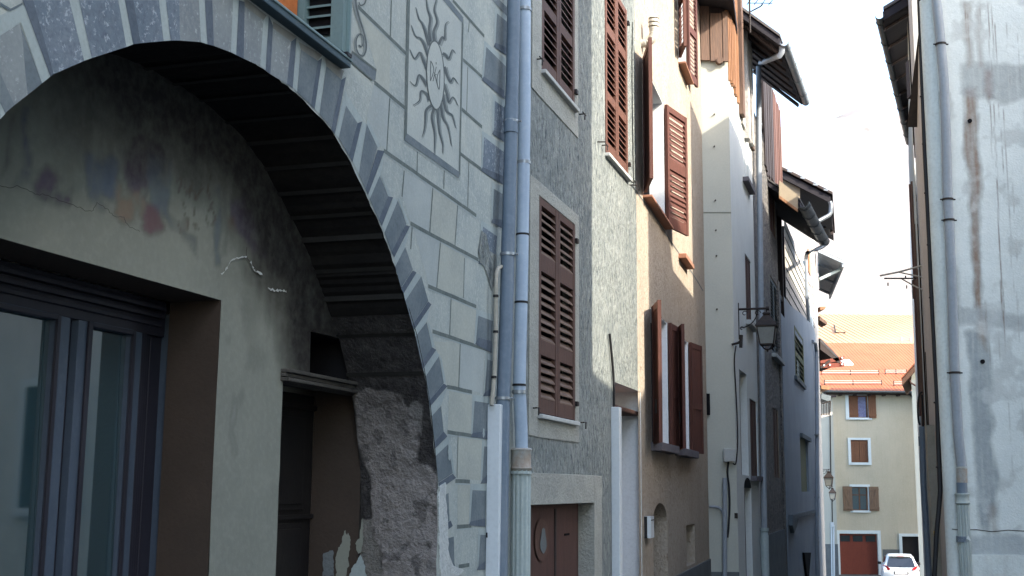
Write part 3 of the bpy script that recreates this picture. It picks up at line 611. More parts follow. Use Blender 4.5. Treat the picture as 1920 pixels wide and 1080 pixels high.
# ---- back wall of the recess with worn frescoes
FR = [((30, 200), (58, 205), (52, 300), (62, 345), (30, 340), (42, 280))]
bw = lambda pts: [WA.uv(x, y, DEP) for x, y in pts]
PIG = [([(44, 190), (62, 190), (54, 300), (60, 345), (34, 342), (42, 280)], (.05, .08, .15), .85), ([(12, 210), (18, 212), (14, 300), (6, 330)], (.07, .075, .08), .7),
       ([(58, 315), (90, 305), (125, 328), (143, 352), (135, 375), (100, 372), (62, 352)], (.085, .055, .10), .9), ([(163, 288), (208, 290), (222, 300), (215, 372), (200, 392), (178, 385), (170, 345)], (.08, .11, .17), .85),
       ([(230, 272), (262, 262), (300, 275), (315, 310), (305, 335), (280, 340), (268, 370), (240, 352), (226, 340)], (.06, .038, .07), .95), ([(215, 345), (262, 352), (272, 376), (262, 430), (228, 408), (214, 392)], (.23, .155, .105), .8),
       ([(272, 375), (300, 385), (312, 440), (285, 448), (262, 435)], (.135, .058, .075), .85), ([(282, 300), (318, 300), (322, 420), (300, 400), (280, 372)], (.10, .14, .185), .75), ([(265, 255), (330, 255), (335, 300), (290, 290)], (.075, .075, .085), .5),
       ([(402, 340), (414, 345), (412, 495), (400, 490)], (.09, .12, .145), .8), ([(420, 352), (428, 380), (424, 480), (416, 480)], (.12, .13, .13), .5), ([(436, 380), (470, 360), (480, 420), (498, 450), (500, 488), (478, 480), (460, 455), (438, 432)], (.08, .05, .13), .9),
       ([(425, 400), (442, 405), (440, 440), (425, 425)], (.2, .13, .08), .5), ([(480, 370), (490, 372), (488, 450), (480, 440)], (.04, .05, .07), .7), ([(344, 430), (366, 445), (364, 475), (345, 460)], (.08, .095, .12), .7),
       ([(524, 400), (532, 405), (532, 515), (524, 500)], (.06, .065, .07), .7), ([(345, 400), (356, 402), (352, 440), (343, 432)], (.13, .10, .09), .6), ([(318, 405), (345, 412), (340, 440), (316, 428)], (.13, .15, .16), .5)]
for (x, y, a, b_) in ((468, 678, 6, 14), (433, 638, 3, 8), (504, 632, 3, 7), (443, 765, 6, 34), (438, 815, 4, 40), (455, 576, 3, 4), (455, 740, 4, 20)):
    PIG.append(([(x + a * math.cos(t), y + b_ * math.sin(t)) for t in np.linspace(0, 6.28, 11)[:-1]], (.30, .315, .28), .6))
PG = [(bw(p_), c_, a_) for p_, c_, a_ in PIG]
STK = []
for k in range(26):
    x = random.uniform(335, 405); y = random.uniform(318, 425)
    STK.append((bw([(x, y), (x + random.uniform(-7, 7), y + random.uniform(6, 20))]), (.10, .065, .045), .75))
DZ = [WA.uv(528, 700, DEP), WA.uv(665, 742, DEP)]
D_S0, D_S1, D_Z1 = WA.uv(522, 900, DEP)[0], WA.uv(676, 900, DEP)[0], WA.uv(528, 703, DEP)[1]
W_S1, W_Z1 = WA.uv(403, 800, DEP)[0], WA.uv(412, 562, DEP)[1]
T0 = WA.uv(583, 622, DEP); T1 = WA.uv(578, 712, DEP); TR = WA.uv(655, 690, DEP)[0]
arch_poly = [(a, b) for a, b in AP[::4]]
def paintB(S, Z):
    A = np.zeros(S.shape + (4,)); wx = (fbm(S, Z, 6, 1) - .5) * .09; wz_ = (fbm(S, Z, 6, 2) - .5) * .09
    vs = fbm(S, Z * .12, 22, 9)                                        # downward runs
    for poly, c_, a_ in PG:
        xs = [q_[0] for q_ in poly]; zs = [q_[1] for q_ in poly]
        if (S.max() < min(xs)): continue
        m_ = np.clip(.5 - sdf(poly, S + wx, Z + wz_) / .03, 0, 1) * np.clip((fbm(S, Z, 11, 4) - .24) * 3.4, 0, 1) * np.clip(.55 + vs * .9, 0, 1); blend(A, c_, m_ * a_ * .95)
    for (a, b), c_, al in STK:
        ex, ez = b[0] - a[0], b[1] - a[1]; t = np.clip(((S - a[0]) * ex + (Z - a[1]) * ez) / (ex * ex + ez * ez), 0, 1)
        blend(A, c_, np.clip(1 - np.hypot(S - a[0] - t * ex + wx * .15, Z - a[1] - t * ez) / .011, 0, 1) * al)
    # near-black tone: heavy towards the crown and right haunch, with a ragged, run-down lower edge
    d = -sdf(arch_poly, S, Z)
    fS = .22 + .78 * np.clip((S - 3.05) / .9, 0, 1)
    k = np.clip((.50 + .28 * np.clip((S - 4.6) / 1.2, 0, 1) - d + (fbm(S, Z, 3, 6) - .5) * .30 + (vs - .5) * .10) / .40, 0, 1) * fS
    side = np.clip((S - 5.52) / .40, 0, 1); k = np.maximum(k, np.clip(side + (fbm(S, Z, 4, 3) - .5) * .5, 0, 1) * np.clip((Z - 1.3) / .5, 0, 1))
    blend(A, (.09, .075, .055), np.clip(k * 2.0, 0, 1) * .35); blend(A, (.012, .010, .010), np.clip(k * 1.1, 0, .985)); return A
    lim = .42 + .75 * np.clip((S - 4.3) / 1.6, 0, 1) - .12 * np.clip((3.9 - S) / .8, 0, 1)
    side = np.clip((S - 5.55) / .45, 0, 1)
    k = np.clip(1.25 - d / lim * 1.15 + (fbm(S, Z, 3, 6) - .5) * .5 + (vs - .5) * .25, 0, 1); k = np.maximum(k, np.clip(side * 1.1 + (fbm(S, Z, 4, 3) - .5) * .6, 0, 1) * (Z > .9))
    k = k * np.clip((Z - 1.2) / .8, .35, 1) * (.72 + .28 * np.clip((S - 3.3) / 1.2, 0, 1))
    blend(A, (.020, .017, .016), np.clip(k * 1.15, 0, .97)); blend(A, (.09, .075, .055), np.clip(k * (1 - k) * 1.6, 0, .6))
    return A
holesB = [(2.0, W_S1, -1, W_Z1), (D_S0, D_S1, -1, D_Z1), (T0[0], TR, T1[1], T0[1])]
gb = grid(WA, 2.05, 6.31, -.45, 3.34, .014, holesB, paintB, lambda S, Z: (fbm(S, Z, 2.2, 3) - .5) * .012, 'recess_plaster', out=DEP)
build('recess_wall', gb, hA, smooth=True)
r = MB()
P = lambda a, o, z: WA.pt(a, o, z)
def reveal(mb, a, b, c_, d_, o, dp, m):
    mb.face([P(b, o, c_), P(b, o - dp, c_), P(b, o - dp, d_), P(b, o, d_)], m); mb.face([P(a, o, c_), P(a, o, d_), P(a, o - dp, d_), P(a, o - dp, c_)], m)
    mb.face([P(a, o, d_), P(b, o, d_), P(b, o - dp, d_), P(a, o - dp, d_)], m); mb.face([P(a, o, c_), P(b, o, c_), P(b, o - dp, c_), P(a, o - dp, c_)], m)
reveal(r, 2.15, W_S1, -.45, W_Z1, DEP, .26, 'brown_reveal'); reveal(r, D_S0, D_S1, -.45, D_Z1, DEP, .30, 'brown_reveal'); reveal(r, T0[0], TR, T1[1], T0[1], DEP, .3, 'dark_void')
r.face([P(T0[0], DEP - .3, T1[1]), P(TR, DEP - .3, T1[1]), P(TR, DEP - .3, T0[1]), P(T0[0], DEP - .3, T0[1])], 'dark_void')
build('opening_reveals', r, hA)
# peeling pale plaster low on the door reveal
PR = WA.pt(D_S1 - .003, DEP - .30, 0); WR_ = Wall(PR.x, PR.y, 107.5); pl = MB()
def cr(pts):
    random.seed(8); o_ = []
    for i in range(len(pts)):
        (a, b_), (c_, d_) = pts[i], pts[(i + 1) % len(pts)]; n = max(1, int(math.hypot(c_ - a, d_ - b_) / 9))
        for k in range(n): o_.append((a + (c_ - a) * k / n + random.uniform(-3.5, 3.5), b_ + (d_ - b_) * k / n + random.uniform(-3, 3)))
    return [WR_.P(500 + x / 2.842, 700 + y / 2.842, .004) for x, y in o_]
pl.face(cr([(372, 1090), (368, 990), (378, 940), (398, 905), (410, 850), (420, 835), (428, 860), (436, 850), (446, 870), (445, 930), (436, 985), (440, 1020), (425, 1060), (420, 1090)]), 'recess_plaster')
pl.face(cr([(440, 1090), (452, 1040), (478, 1010), (500, 965), (522, 1020), (532, 1090)]), 'edge_paint'); pl.face(cr([(474, 905), (492, 880), (512, 770), (516, 900), (505, 950), (490, 965), (480, 940)]), 'recess_plaster'); pl.face(cr([(300, 1080), (302, 960), (355, 940), (360, 1080)]), 'grey_plinth')
pl.attr = [(0, 0, 0, 0)] * len(pl.v); build('peeling_plaster', pl, hA, merge=False)
# cracks and lost plaster
k = MB()
ck = [(-5, 346), (12, 352), (35, 350), (60, 362), (85, 366), (118, 378), (150, 390), (172, 396), (182, 380), (200, 392), (215, 405), (232, 408), (240, 422), (262, 434)]
brush(k, WA, [(x + random.uniform(-1, 1), y + random.uniform(-2, 2)) for x, y in smooth_path(ck, 5)], 1.1, .8, 'crack', DEP + .008); build('plaster_crack', k, hA); k = MB()
brush(k, WA, smooth_path([(463, 463), (462, 480), (470, 492), (485, 508)], 4), 1.2, .8, 'crack', DEP + .008); build('plaster_crack', k, hA)
def flake(mb, W, path, w, m, out, seed):
    random.seed(seed); t = smooth_path(path, 6); L = []; R_ = []
    for i, (x, y) in enumerate(t): L.append(W.P(x + random.uniform(-1.5, 1.5), y - w * random.uniform(-.1, 1.2), out)); R_.append(W.P(x + random.uniform(-1.5, 1.5), y + w * random.uniform(-.1, .8), out))
    mb.strip(L, R_, m); build('lost_plaster', mb, hA)
flake(MB(), WA, [(415, 515), (428, 500), (432, 490), (445, 484), (462, 482)], 2.5, 'flake_white', DEP + .009, 1); flake(MB(), WA, [(470, 492), (478, 508), (492, 514)], 3, 'flake_white', DEP + .009, 2); flake(MB(), WA, [(503, 540), (515, 545), (526, 545), (538, 547)], 4, 'flake_white', DEP + .009, 4)
# old lintel and door
l = MB(); zt = D_Z1
for i, (dz, o) in enumerate(((0.0, .045), (.022, .03), (.042, .05))): l.box(WA, D_S0 - .02, D_S1 + .04, DEP - .1, DEP + o, zt + dz - .03, zt + dz - .012, 'old_lintel')
build('door_lintel', l, hA, bevel=.003)
d = MB(); OD = DEP - .30; d.box(WA, D_S0, D_S1, OD - .05, OD, -.45, D_Z1 - .03, 'black_door_paint')
ds0, ds1 = D_S0 + .1, D_S1 - .12
for z0_, z1_ in ((-.2, .45), (.52, .88), (.95, 1.4), (1.47, 2.0)):
    for a0, a1 in ((ds0, (ds0 + ds1) / 2 - .03), ((ds0 + ds1) / 2 + .03, ds1)):
        d.box(WA, a0, a1, OD, OD + .012, z0_, z1_, 'black_door_paint'); d.box(WA, a0 + .03, a1 - .03, OD + .012, OD + .022, z0_ + .03, z1_ - .03, 'black_door_paint')
    d.box(WA, D_S0, D_S1, OD, OD + .02, z1_ + .02, z1_ + .045, 'black_door_paint')
do = build('door', d, hA, bevel=.003)
l = MB(); c0 = WA.pt(D_S1 - .08, OD + .03, .62); l.tube([c0, c0 + WA.n * .05], .022, 'iron'); build('door_knob', l, do, smooth=True)
# blue-grey glazed doors under the arch
OF = DEP - .26
def sx(px): return WA.uv(px, 791, OF)[0]
fr = MB(); zt = W_Z1 - .0
fr.box(WA, 2.15, W_S1, OF - .09, OF - .02, W_Z1 - .16, W_Z1, 'dark_joinery')
for i in range(3): fr.box(WA, 2.15, W_S1 - .05, OF - .02, OF + .02 - .012 * i, W_Z1 - .05 - .035 * i, W_Z1 - .03 - .035 * i, 'dark_joinery')
fr.box(WA, sx(313), sx(330) + .03, OF - .09, OF + .01, -.45, W_Z1 - .05, 'blue_joinery'); fr.box(WA, sx(293), sx(313), OF - .10, OF - .05, -.45, W_Z1 - .1, 'dark_joinery')
for i in range(4): fr.box(WA, sx(265 + i * 7.5), sx(270 + i * 7.5), OF - .09, OF - .02 - .01 * i, -.45, W_Z1 - .14, 'dark_joinery')
fr.box(WA, sx(126), sx(146), OF - .09, OF - .055, -.45, W_Z1 - .16, 'dark_joinery')
gd = build('glazed_door', fr, hA, bevel=.003)
zr = WA.uv(0, 577, OF)[1]; zr2 = WA.uv(180, 613, OF)[1]; ztop = W_Z1 - .16
def gleaf(s0, s1, g0, g1, zg):
    b = MB(); b.box(WA, s0, g0, OF - .075, OF - .02, -.45, ztop, 'blue_joinery'); b.box(WA, g1, s1, OF - .075, OF - .02, -.45, ztop, 'blue_joinery'); b.box(WA, g0, g1, OF - .075, OF - .02, zg, ztop, 'blue_joinery'); b.box(WA, g0, g1, OF - .075, OF - .02, -.45, -.15, 'blue_joinery')
    b.box(WA, g1, g1 + .022, OF - .02, OF - .008, -.15, zg + .02, 'dark_joinery'); b.box(WA, g0, g1, OF - .02, OF - .008, zg, zg + .02, 'dark_joinery'); b.box(WA, g0 - .022, g0, OF - .02, OF - .008, -.15, zg + .02, 'dark_joinery')
    build('door_leaf', b, gd, bevel=.003)
    b = MB(); b.box(WA, g0, g1, OF - .052, OF - .045, -.15, zg, 'window_glass'); build('glass_pane', b, gd)
gleaf(sx(-240), sx(128), sx(-175), sx(99), (zr + zr2) / 2); gleaf(sx(144), sx(265), sx(166), sx(244), zr2)
b = MB(); b.box(WA, 2.0, W_S1, OF - .5, OF - .48, -.45, W_Z1, 'dark_void'); b.box(WA, sx(166), sx(185), OF - .3, OF - .29, -.1, zr2, 'edge_paint'); b.box(WA, sx(20), sx(60), OF - .45, OF - .44, .6, .95, 'paper_white'); build('inner_blind', b, gd)
# ---- pipes on the joint between the two fronts
def pipe_px(mb, W, pts, out, r, m, seg=14): mb.tube([W.P(x, y, out) for x, y in pts], r, m, seg)
def collar(mb, W, x, y, out, r, m, h=.03, th=.006):
    c_ = W.P(x, y, out); mb.tube([c_ - Vector((0, 0, h / 2)), c_ + Vector((0, 0, h / 2))], r + th, m, 14)
p = MB(); PX1 = [(964, -60), (961.5, 110), (958.5, 225), (956, 330), (952, 475), (949, 600), (943.5, 745), (941, 900), (938, 1100)]
pipe_px(p, WA, PX1, .075, .0435, 'blue_pipe'); pp_ = WA.P(958.7, 210, .075); p.tube([WA.P(959, 200, .075), WA.P(957.5, 250, .075)], .047, 'blue_pipe', 14)
p1 = build('downpipe', p, hA, smooth=True)
for x, y in ((958.5, 228), (952, 477), (943.3, 747)):
    b = MB(); collar(b, WA, x, y, .075, .0435, 'zinc', .018, .007); c_ = WA.P(x, y, .075); b.tube([WA.P(x, y, .075), WA.P(x, y, 0) - WA.e * .03], .007, 'zinc', 8); b.tube([c_ + WA.n * .045, c_ + WA.n * .07], .008, 'zinc', 8); build('pipe_clamp', b, p1, smooth=True)
p = MB(); PX2 = [(984, -60), (983.5, 200), (981, 380), (977.5, 560), (973.5, 720), (977, 800), (978, 850)]
pipe_px(p, WA, PX2, .06, .042, 'pale_pipe')
p2 = build('downpipe', p, hA, smooth=True)
for x, y in ((983.7, 18), (982.5, 305), (973.5, 735)):
    b = MB(); collar(b, WA, x, y, .06, .042, 'zinc', .022, .006); build('pipe_clamp', b, p2, smooth=True)
for x, y in ((980, 440), (977.2, 567), (973.4, 722)):
    b = MB(); collar(b, WA, x, y, .06, .042, 'black_rubber', .014, .003); build('rubber_band', b, p2, smooth=True)
b = MB(); c_ = WA.P(977.5, 862, .06)
b.tube([c_ + Vector((0, 0, .075)), c_ + Vector((0, 0, .065)), c_ + Vector((0, 0, .05)), c_ - Vector((0, 0, .045)), c_ - Vector((0, 0, .055)), c_ - Vector((0, 0, .075))], [.062, .072, .064, .064, .072, .060], 'rusty_collar', 20); build('iron_socket', b, p2, smooth=True, auto=60)
b = MB(); n0 = len(b.v); seg = 48; top = c_ - Vector((0, 0, .06)); zz = [top.z, -.6]
for z in zz:
    for j in range(seg):
        a = 2 * math.pi * j / seg; rr = .060 + (.0035 if j % 4 < 2 else -.0035); b.v.append((top.x + math.cos(a) * rr, top.y + math.sin(a) * rr, z))
b.mi('ribbed_iron')
for j in range(seg): b.f.append((j, (j + 1) % seg, seg + (j + 1) % seg, seg + j)); b.m.append(0)
collar(b, WA, 976.5, 886, .06, .066, 'ribbed_iron', .018, .004); build('ribbed_pipe', b, p2)
p = MB(); pipe_px(p, WA, [(940, 500), (934, 503), (931, 512), (930, 540), (929.5, 620), (927, 700), (922, 760)], .045, .013, 'conduit_beige', 10)
pk = build('cable_conduit', p, hA, smooth=True)
for x, y in ((929.7, 555), (929.4, 622), (926, 707)):
    b = MB(); collar(b, WA, x, y, .045, .013, 'black_rubber', .015, .004); build('conduit_clip', b, pk, smooth=True)
s0t = WA.uv(912, 900, 0)[0]; ztr = WA.uv(918, 755, .06)[1]
b = MB(); b.box(WA, s0t, s0t + .13, .0, .085, -.6, ztr, 'white_pvc'); tr = build('cable_trunking', b, hA, bevel=.006)
for z in (1.3, .95, .6, .25): b = MB(); b.box(WA, s0t - .004, s0t, .001, .012, z, z + .03, 'black_rubber'); build('screw', b, tr)
# ============================================================ grey roughcast house (same plane)
hB = thing('grey_house', 'grey roughcast house with closed brown louvred shutters, beside the twin pipes', 'house', (.6, 10, -.5))
sB0, sB1 = 7.95, WA.uv(1195, 600)[0]
R1 = WA.rect(1008, 365, 790, 1077); R2 = WA.rect(1014, -10, 130, 1076); R3 = WA.rect(1134, -60, 285, 1175)
R2 = (R2[0], R2[1], R2[2], R2[2] + 1.62); R3 = (R3[0], R3[1], R3[2], R3[2] + 1.72); R1 = (R1[0], R1[1], WA.uv(1006, 775)[1], R1[3])
DB = (WA.uv(985, 1000)[0], WA.uv(1113, 1000)[0], -.7, WA.uv(1050, 945)[1]); WD = (WA.uv(1150, 900)[0], WA.uv(1203, 900)[0], -.8, WA.uv(1150, 715)[1])
f = MB(); f.wall(WA, sB0, sB1, -.9, 9.2, [R1 + (.10,), R2 + (.10,), R3 + (.10,), DB + (.13,), WD + (.40,)], .1, 'roughcast_grey', 'smooth_surround', back=None)
f.box(WA, sB0 + .01, sB1 + .3, -6, -.6, -.9, 9.19, 'plain_house')
f.face([WA.pt(sB0, 0, 9.2), WA.pt(sB1, 0, 9.2), WA.pt(sB1, -1, 9.2), WA.pt(sB0, -1, 9.2)], 'plain_house')
build('front_wall', f, hB)
# the smooth bands round windows and doors stand a few millimetres proud
b = MB()
def frame_band(mb, W, r, wl, wr, wt, wb, m, th=.008, skip=()):
    a, c_, z0, z1 = r
    mb.box(W, a - wl, a, 0, th, z0 - wb, z1 + wt, m); mb.box(W, c_, c_ + wr, 0, th, z0 - wb, z1 + wt, m)
    if wt: mb.box(W, a, c_, 0, th, z1, z1 + wt, m)
    if wb: mb.box(W, a, c_, 0, th, z0 - wb, z0, m)
frame_band(b, WA, R1, .22, .12, .10, .16, 'smooth_surround'); frame_band(b, WA, R2, .24, .12, .12, .22, 'smooth_surround')
frame_band(b, WA, DB, .1, .27, .22, 0, 'smooth_surround'); build('window_surrounds', b, hB, bevel=.004)
def closed_shutters(R, mf, ms, parent, lay, sillm='sill_white', hooks=True):
    a, c_, z0, z1 = R; mid = (a + c_) / 2
    wb = MB(); wb.box(WA, a, c_, -.13, -.10, z0, z1, 'dark_void'); wdw = build('window', wb, parent)
    leaf('shutter', wdw, WA, a + .004, mid - .003, z0 + .01, z1 - .004, -.03, .038, mf, ms, lay, stile=.06, pitch=.058)
    leaf('shutter', wdw, WA, mid + .003, c_ - .004, z0 + .01, z1 - .004, -.03, .038, mf, ms, lay, stile=.06, pitch=.058)
    sb = MB(); sb.box(WA, a - .01, c_ + .02, -.09, .045, z0 - .035, z0 - .003, sillm); build('sill', sb, wdw, bevel=.006)
    for s_, dz in ((a - .13, .03), (c_ + .17, .0)):
        hb = MB(); q_ = WA.pt(s_, 0, z0 + dz); hb.tube([q_, q_ + WA.n * .05, q_ + WA.n * .05 - Vector((0, 0, .05))], .006, 'iron', 6); hb.tube([q_ + WA.n * .045 - WA.e * .05, q_ + WA.n * .045 + WA.e * .05], .005, 'iron', 6); build('shutter_hook', hb, wdw)
    for zz_ in (z0 + .12, z1 - .15): hb = MB(); hb.box(WA, c_ - .02, c_ + .035, .0, .03, zz_, zz_ + .035, 'iron'); build('hinge', hb, wdw)
    return wdw
LAY = [(.06, .30, 'l'), (.345, .68, 'l'), (.73, .965, 'l')]
LAY1 = [(.065, .265, 'l'), (.335, .655, 'l'), (.735, .965, 'l')]
closed_shutters(R1, 'brown_shutter_old', 'slat_worn', hB, LAY1)
closed_shutters(R2, 'brown_shutter_old', 'brown_shutter_old', hB, LAY); closed_shutters(R3, 'brown_shutter', 'brown_shutter', hB, LAY)
# plank door with a vent oval and a letter slot
d = MB(); o = -.13; d.box(WA, DB[0] - .2, DB[1], o - .04, o, -.7, DB[3], 'door_brown'); mid = WA.uv(1040, 1000, o)[0]
for s_ in (mid - .02, mid + .0): d.box(WA, s_, s_ + .014, o, o + .012, -.7, DB[3] - .04, 'dark_timber')
dr = build('door', d, hB)
d = MB(); cp = (1017, 1012)
d.face([WA.P(cp[0] - 1 + 13 * math.cos(t), cp[1] + 40 * math.sin(t), o + .012) for t in np.linspace(0, 6.28, 33)[:-1]], 'brown_shutter_old')
d.face([WA.P(cp[0] + 2 + 5.5 * math.cos(t) * (1 + .2 * math.sin(3 * t)), cp[1] + 2 + 24 * math.sin(t), o + .018) for t in np.linspace(0, 6.28, 33)[:-1]], 'grey_plinth'); build('oval_plate', d, dr)
d = MB(); a = WA.uv(1058, 1000, o)[0]; d.box(WA, a, a + .14, o, o + .006, WA.uv(1062, 1004, o)[1], WA.uv(1062, 1000, o)[1], 'dark_void'); build('letter_slot', d, dr)
# tall white doorway
d = MB(); o = -.40; P = WA.pt
d.box(WA, WD[0] - .05, WD[1], o - .1, o, -.8, WD[3], 'white_reveal'); xm = WA.uv(1178, 900, -.2)[0]
for z in ((-.8), ): d.box(WA, WD[1] - .012, WD[1] - .002, -.4, -.002, z, WD[3], 'white_reveal')
d.face([P(WD[0], 0, WD[3] - .004), P(WD[1], 0, WD[3] - .004), P(WD[1], -.4, WD[3] - .004), P(WD[0], -.4, WD[3] - .004)], 'white_reveal')
build('white_reveal', d, hB)
zb = WA.uv(1180, 772, -.12)[1]; d = MB(); d.box(WA, WD[0], WD[1] - .02, -.36, -.02, zb - .045, zb, 'brown_shutter_old'); dw = build('doorway_beam', d, hB, bevel=.01)
d = MB(); d.box(WA, WD[0] + .04, WD[1] - .02, -.398, -.33, -.8, zb - .055, 'brown_shutter'); d.box(WA, WD[1] - .13, WD[1] - .02, -.33, -.30, -.8, zb - .055, 'white_pvc'); d.box(WA, WD[1] - .17, WD[1] - .13, -.33, -.27, .35, .48, 'iron')
build('front_door', d, hB)
b = MB(); a = WA.uv(1146, 900, .0)[0]; zt_ = WA.uv(1146, 760, .05)[1]; b.box(WA, a, a + .10, 0, .075, -.9, zt_, 'white_pvc'); build('cable_trunking', b, hB, bevel=.006)
p = MB(); pipe_px(p, WA, [(1143, 626), (1144.5, 640), (1147, 665), (1150, 700), (1151, 730), (1151, 768)], .02, .011, 'black_rubber', 8); build('wall_cable', p, hB, smooth=True)
for x, y in ((1120, 266), (1180, 347)):
    b = MB(); q_ = WA.P(x, y, 0); b.tube([q_, q_ + WA.n * .07 + WA.e * .02], .006, 'iron', 6); build('wall_hook', b, hB)
# ============================================================ tan house
s_, z_ = WA.uv(1195, 600); pc = WA.pt(s_, 0, 0); WC = Wall(pc.x, pc.y, 15.2); LC = WC.uv(1328, 920)[0]
hC = thing('tan_house', 'tan house with open red-brown shutters and a small curved white flue', 'house', (2.1, 15, -.7))
def WCr(xl, xr, yt, yb): return (WC.uv(xl, (yt + yb) / 2)[0], WC.uv(xr, (yt + yb) / 2)[0])
z_hi, z_lo = 3.50, 2.08                    # lower row of windows
UW = (WC.uv(1226, 300)[0], WC.uv(1242, 300)[0] + .0, 4.66, 6.2); TW = (WC.uv(1262, 60)[0], WC.uv(1272, 60)[0], 7.2, 8.8)
UW = (.47, 2.03, 4.62, 6.12)
LW1 = (.86, 2.12, z_lo, z_hi); LW2 = (2.74, 4.06, z_lo, z_hi)
zTT = WC.uv(1253, 60)[1]; TW = (3.55, 4.35, WC.uv(1252, 65)[1], WC.uv(1252, 65)[1] + 1.5)
DN = (WC.uv(1225, 1000)[0], WC.uv(1252, 1000)[0] - .02, -1.2, WC.uv(1226, 944)[1]); NI = (WC.uv(1287, 1020)[0], WC.uv(1303, 1020)[0], WC.uv(1288, 1062)[1], WC.uv(1288, 985)[1])
UW2 = (3.55, 4.25, WC.uv(1268, 470)[1], WC.uv(1268, 470)[1] + 1.35)
f = MB(); ZC = 11.0
f.wall(WC, 0, LC, -1.3, ZC, [UW + (.2,), TW + (.2,), LW1 + (.2,), LW2 + (.2,), DN + (.25,), NI + (.2,)], .2, 'tan_render', 'tan_render')
for h in (UW, TW, LW1, LW2):
    a, b, c_, d_ = h
    f.box(WC, b - .012, b - .002, -.2, .003, c_, d_, 'white_reveal'); f.box(WC, a, b - .012, -.2, -.004, d_ - .012, d_ - .002, 'white_reveal')
f.face([WC.pt(0, 0, ZC), WC.pt(LC, 0, ZC), WC.pt(LC, -6, ZC), WC.pt(0, -6, ZC)], 'plain_house'); f.box(WC, .01, LC - .01, -6, -.6, -1.3, ZC - .01, 'plain_house')
f.face([WC.pt(LC, 0, -1.3), WC.pt(LC, -1, -1.3), WC.pt(LC, -1, ZC), WC.pt(LC, 0, ZC)], 'tan_render')
zp = WC.uv(1290, 1068)[1]; f.box(WC, WC.uv(1222, 1060)[0] + 1.2, LC, 0, .02, -1.3, zp, 'grey_plinth')
build('front_wall', f, hC)
b = MB()   # pointed head over the low doorway
a, c_ = DN[0], DN[1]
for x0_, sg in ((a, 1), (c_, -1)):
    hw_ = (c_ - a) / 2; b.prism([WC.pt(x0_, -.003, DN[3] + .002)] + [WC.pt(x0_ + sg * hw_ * (1 - math.cos(t)), -.003, DN[3] - .20 + .20 * math.sin(t)) for t in np.linspace(math.pi / 2, 0, 9)], WC.n * -.24, 'tan_render')
build('arch_head', b, hC)
b = MB()
b = MB(); b.box(WC, a + .02, a + .35, -.24, -.2, -1.2, DN[3] - .03, 'zinc'); build('low_door', b, hC)
b = MB(); b.box(WC, NI[0], NI[1], -.2, -.19, NI[2], NI[3], 'grey_plinth'); build('wall_niche', b, hC)
brk = MB(); brush(brk, WC, smooth_path([(1186, 345), (1200, 368), (1222, 396), (1250, 440), (1270, 470), (1300, 515), (1318, 545)], 4), 1.5, 1.5, 'grey_plinth', .004); build('crack', brk, hC); brk = MB(); brush(brk, WC, smooth_path([(1188, 40), (1187, 120), (1188, 240), (1190, 350)], 4), 2.5, 2, 'roughcast_grey', .004); build('render_seam', brk, hC)
def window_box(W, R, parent, back='dark_void', sill=None, so_=.09, se=.05, sh=.05, name='window'):
    a, c_, z0, z1 = R[:4]; mb = MB(); mb.box(W, a, c_ - .015, -.20, -.17, z0, z1, back); wd = build(name, mb, parent)
    if sill: s__ = MB(); s__.box(W, a - se, c_ + se, -.16, so_, z0 - sh, z0 - .002, sill); build('sill', s__, wd, bevel=.006)
    return wd
def open_leaf(parent, W, hinge_s, hinge_out, width, ang, z0, z1, mf, ms, lay, th=.036, stile=.06, pitch=.058, flip=1, cov=.96):
    """leaf hinged at (hinge_s, hinge_out); ang = heading of the leaf away from its hinge"""
    q_ = W.pt(hinge_s, hinge_out, 0); w2 = Wall(q_.x, q_.y, ang)
    return leaf('shutter', parent, w2, 0, width, z0, z1, -th / 2, th, mf, ms, lay, stile=stile, pitch=pitch, cov=cov)
LC2 = [(.06, .48, 'l'), (.54, .95, 'l')]
for R in (LW1, LW2):
    wd = window_box(WC, R, hC, sill='sill_slate', so_=.12, sh=.09)
    open_leaf(wd, WC, R[0] - .01, .03, .50, 15.2 + 180 - 16, R[2] - .02, R[3], 'red_shutter', 'red_shutter', [(.05, .95, 's')])
    open_leaf(wd, WC, R[1] + .01, .03, .44 if R is LW1 else .50, 15.2 + (5 if R is LW1 else 10), R[2] - .02, R[3], 'red_shutter', 'red_shutter', [(.05, .40, 's'), (.46, .95, 's')])
    ib = MB(); ib.box(WC, R[0] - .3, R[0] - .26, .085, .10, R[2] + .28, R[2] + .42, 'iron'); build('shutter_catch', ib, wd)
wd = window_box(WC, UW, hC, sill='sill_tile', so_=.10, sh=.03)
open_leaf(wd, WC, UW[0] - .01, .02, .60, 15.2 + 180 - 15, UW[2] + .03, UW[3], 'red_shutter', 'red_shutter', [(.05, .95, 's')])
open_leaf(wd, WC, UW[1] + .01, .03, .62, 15.2 + 15, UW[2] + .0, UW[3] - .02, 'red_shutter', 'red_shutter', [(.09, .48, 'l'), (.56, .95, 'l')])
wd = window_box(WC, TW, hC, sill='sill_tile', so_=.10, sh=.03)
open_leaf(wd, WC, TW[0] - .01, .02, .45, 15.2 + 180 - 16, TW[2] + .06, TW[3], 'red_shutter', 'red_shutter', LC2)
open_leaf(wd, WC, TW[1] + .01, .03, .45, 15.2 + 9, TW[2] + .06, TW[3], 'red_shutter', 'red_shutter', LC2)
q_ = MB(); a = WC.uv(1272, 470)[0]; z = WC.uv(1272, 475)[1]; q_.box(WC, a, a + .85, -.05, .10, z - .06, z, 'sill_tile'); build('sill', q_, hC, bevel=.006)
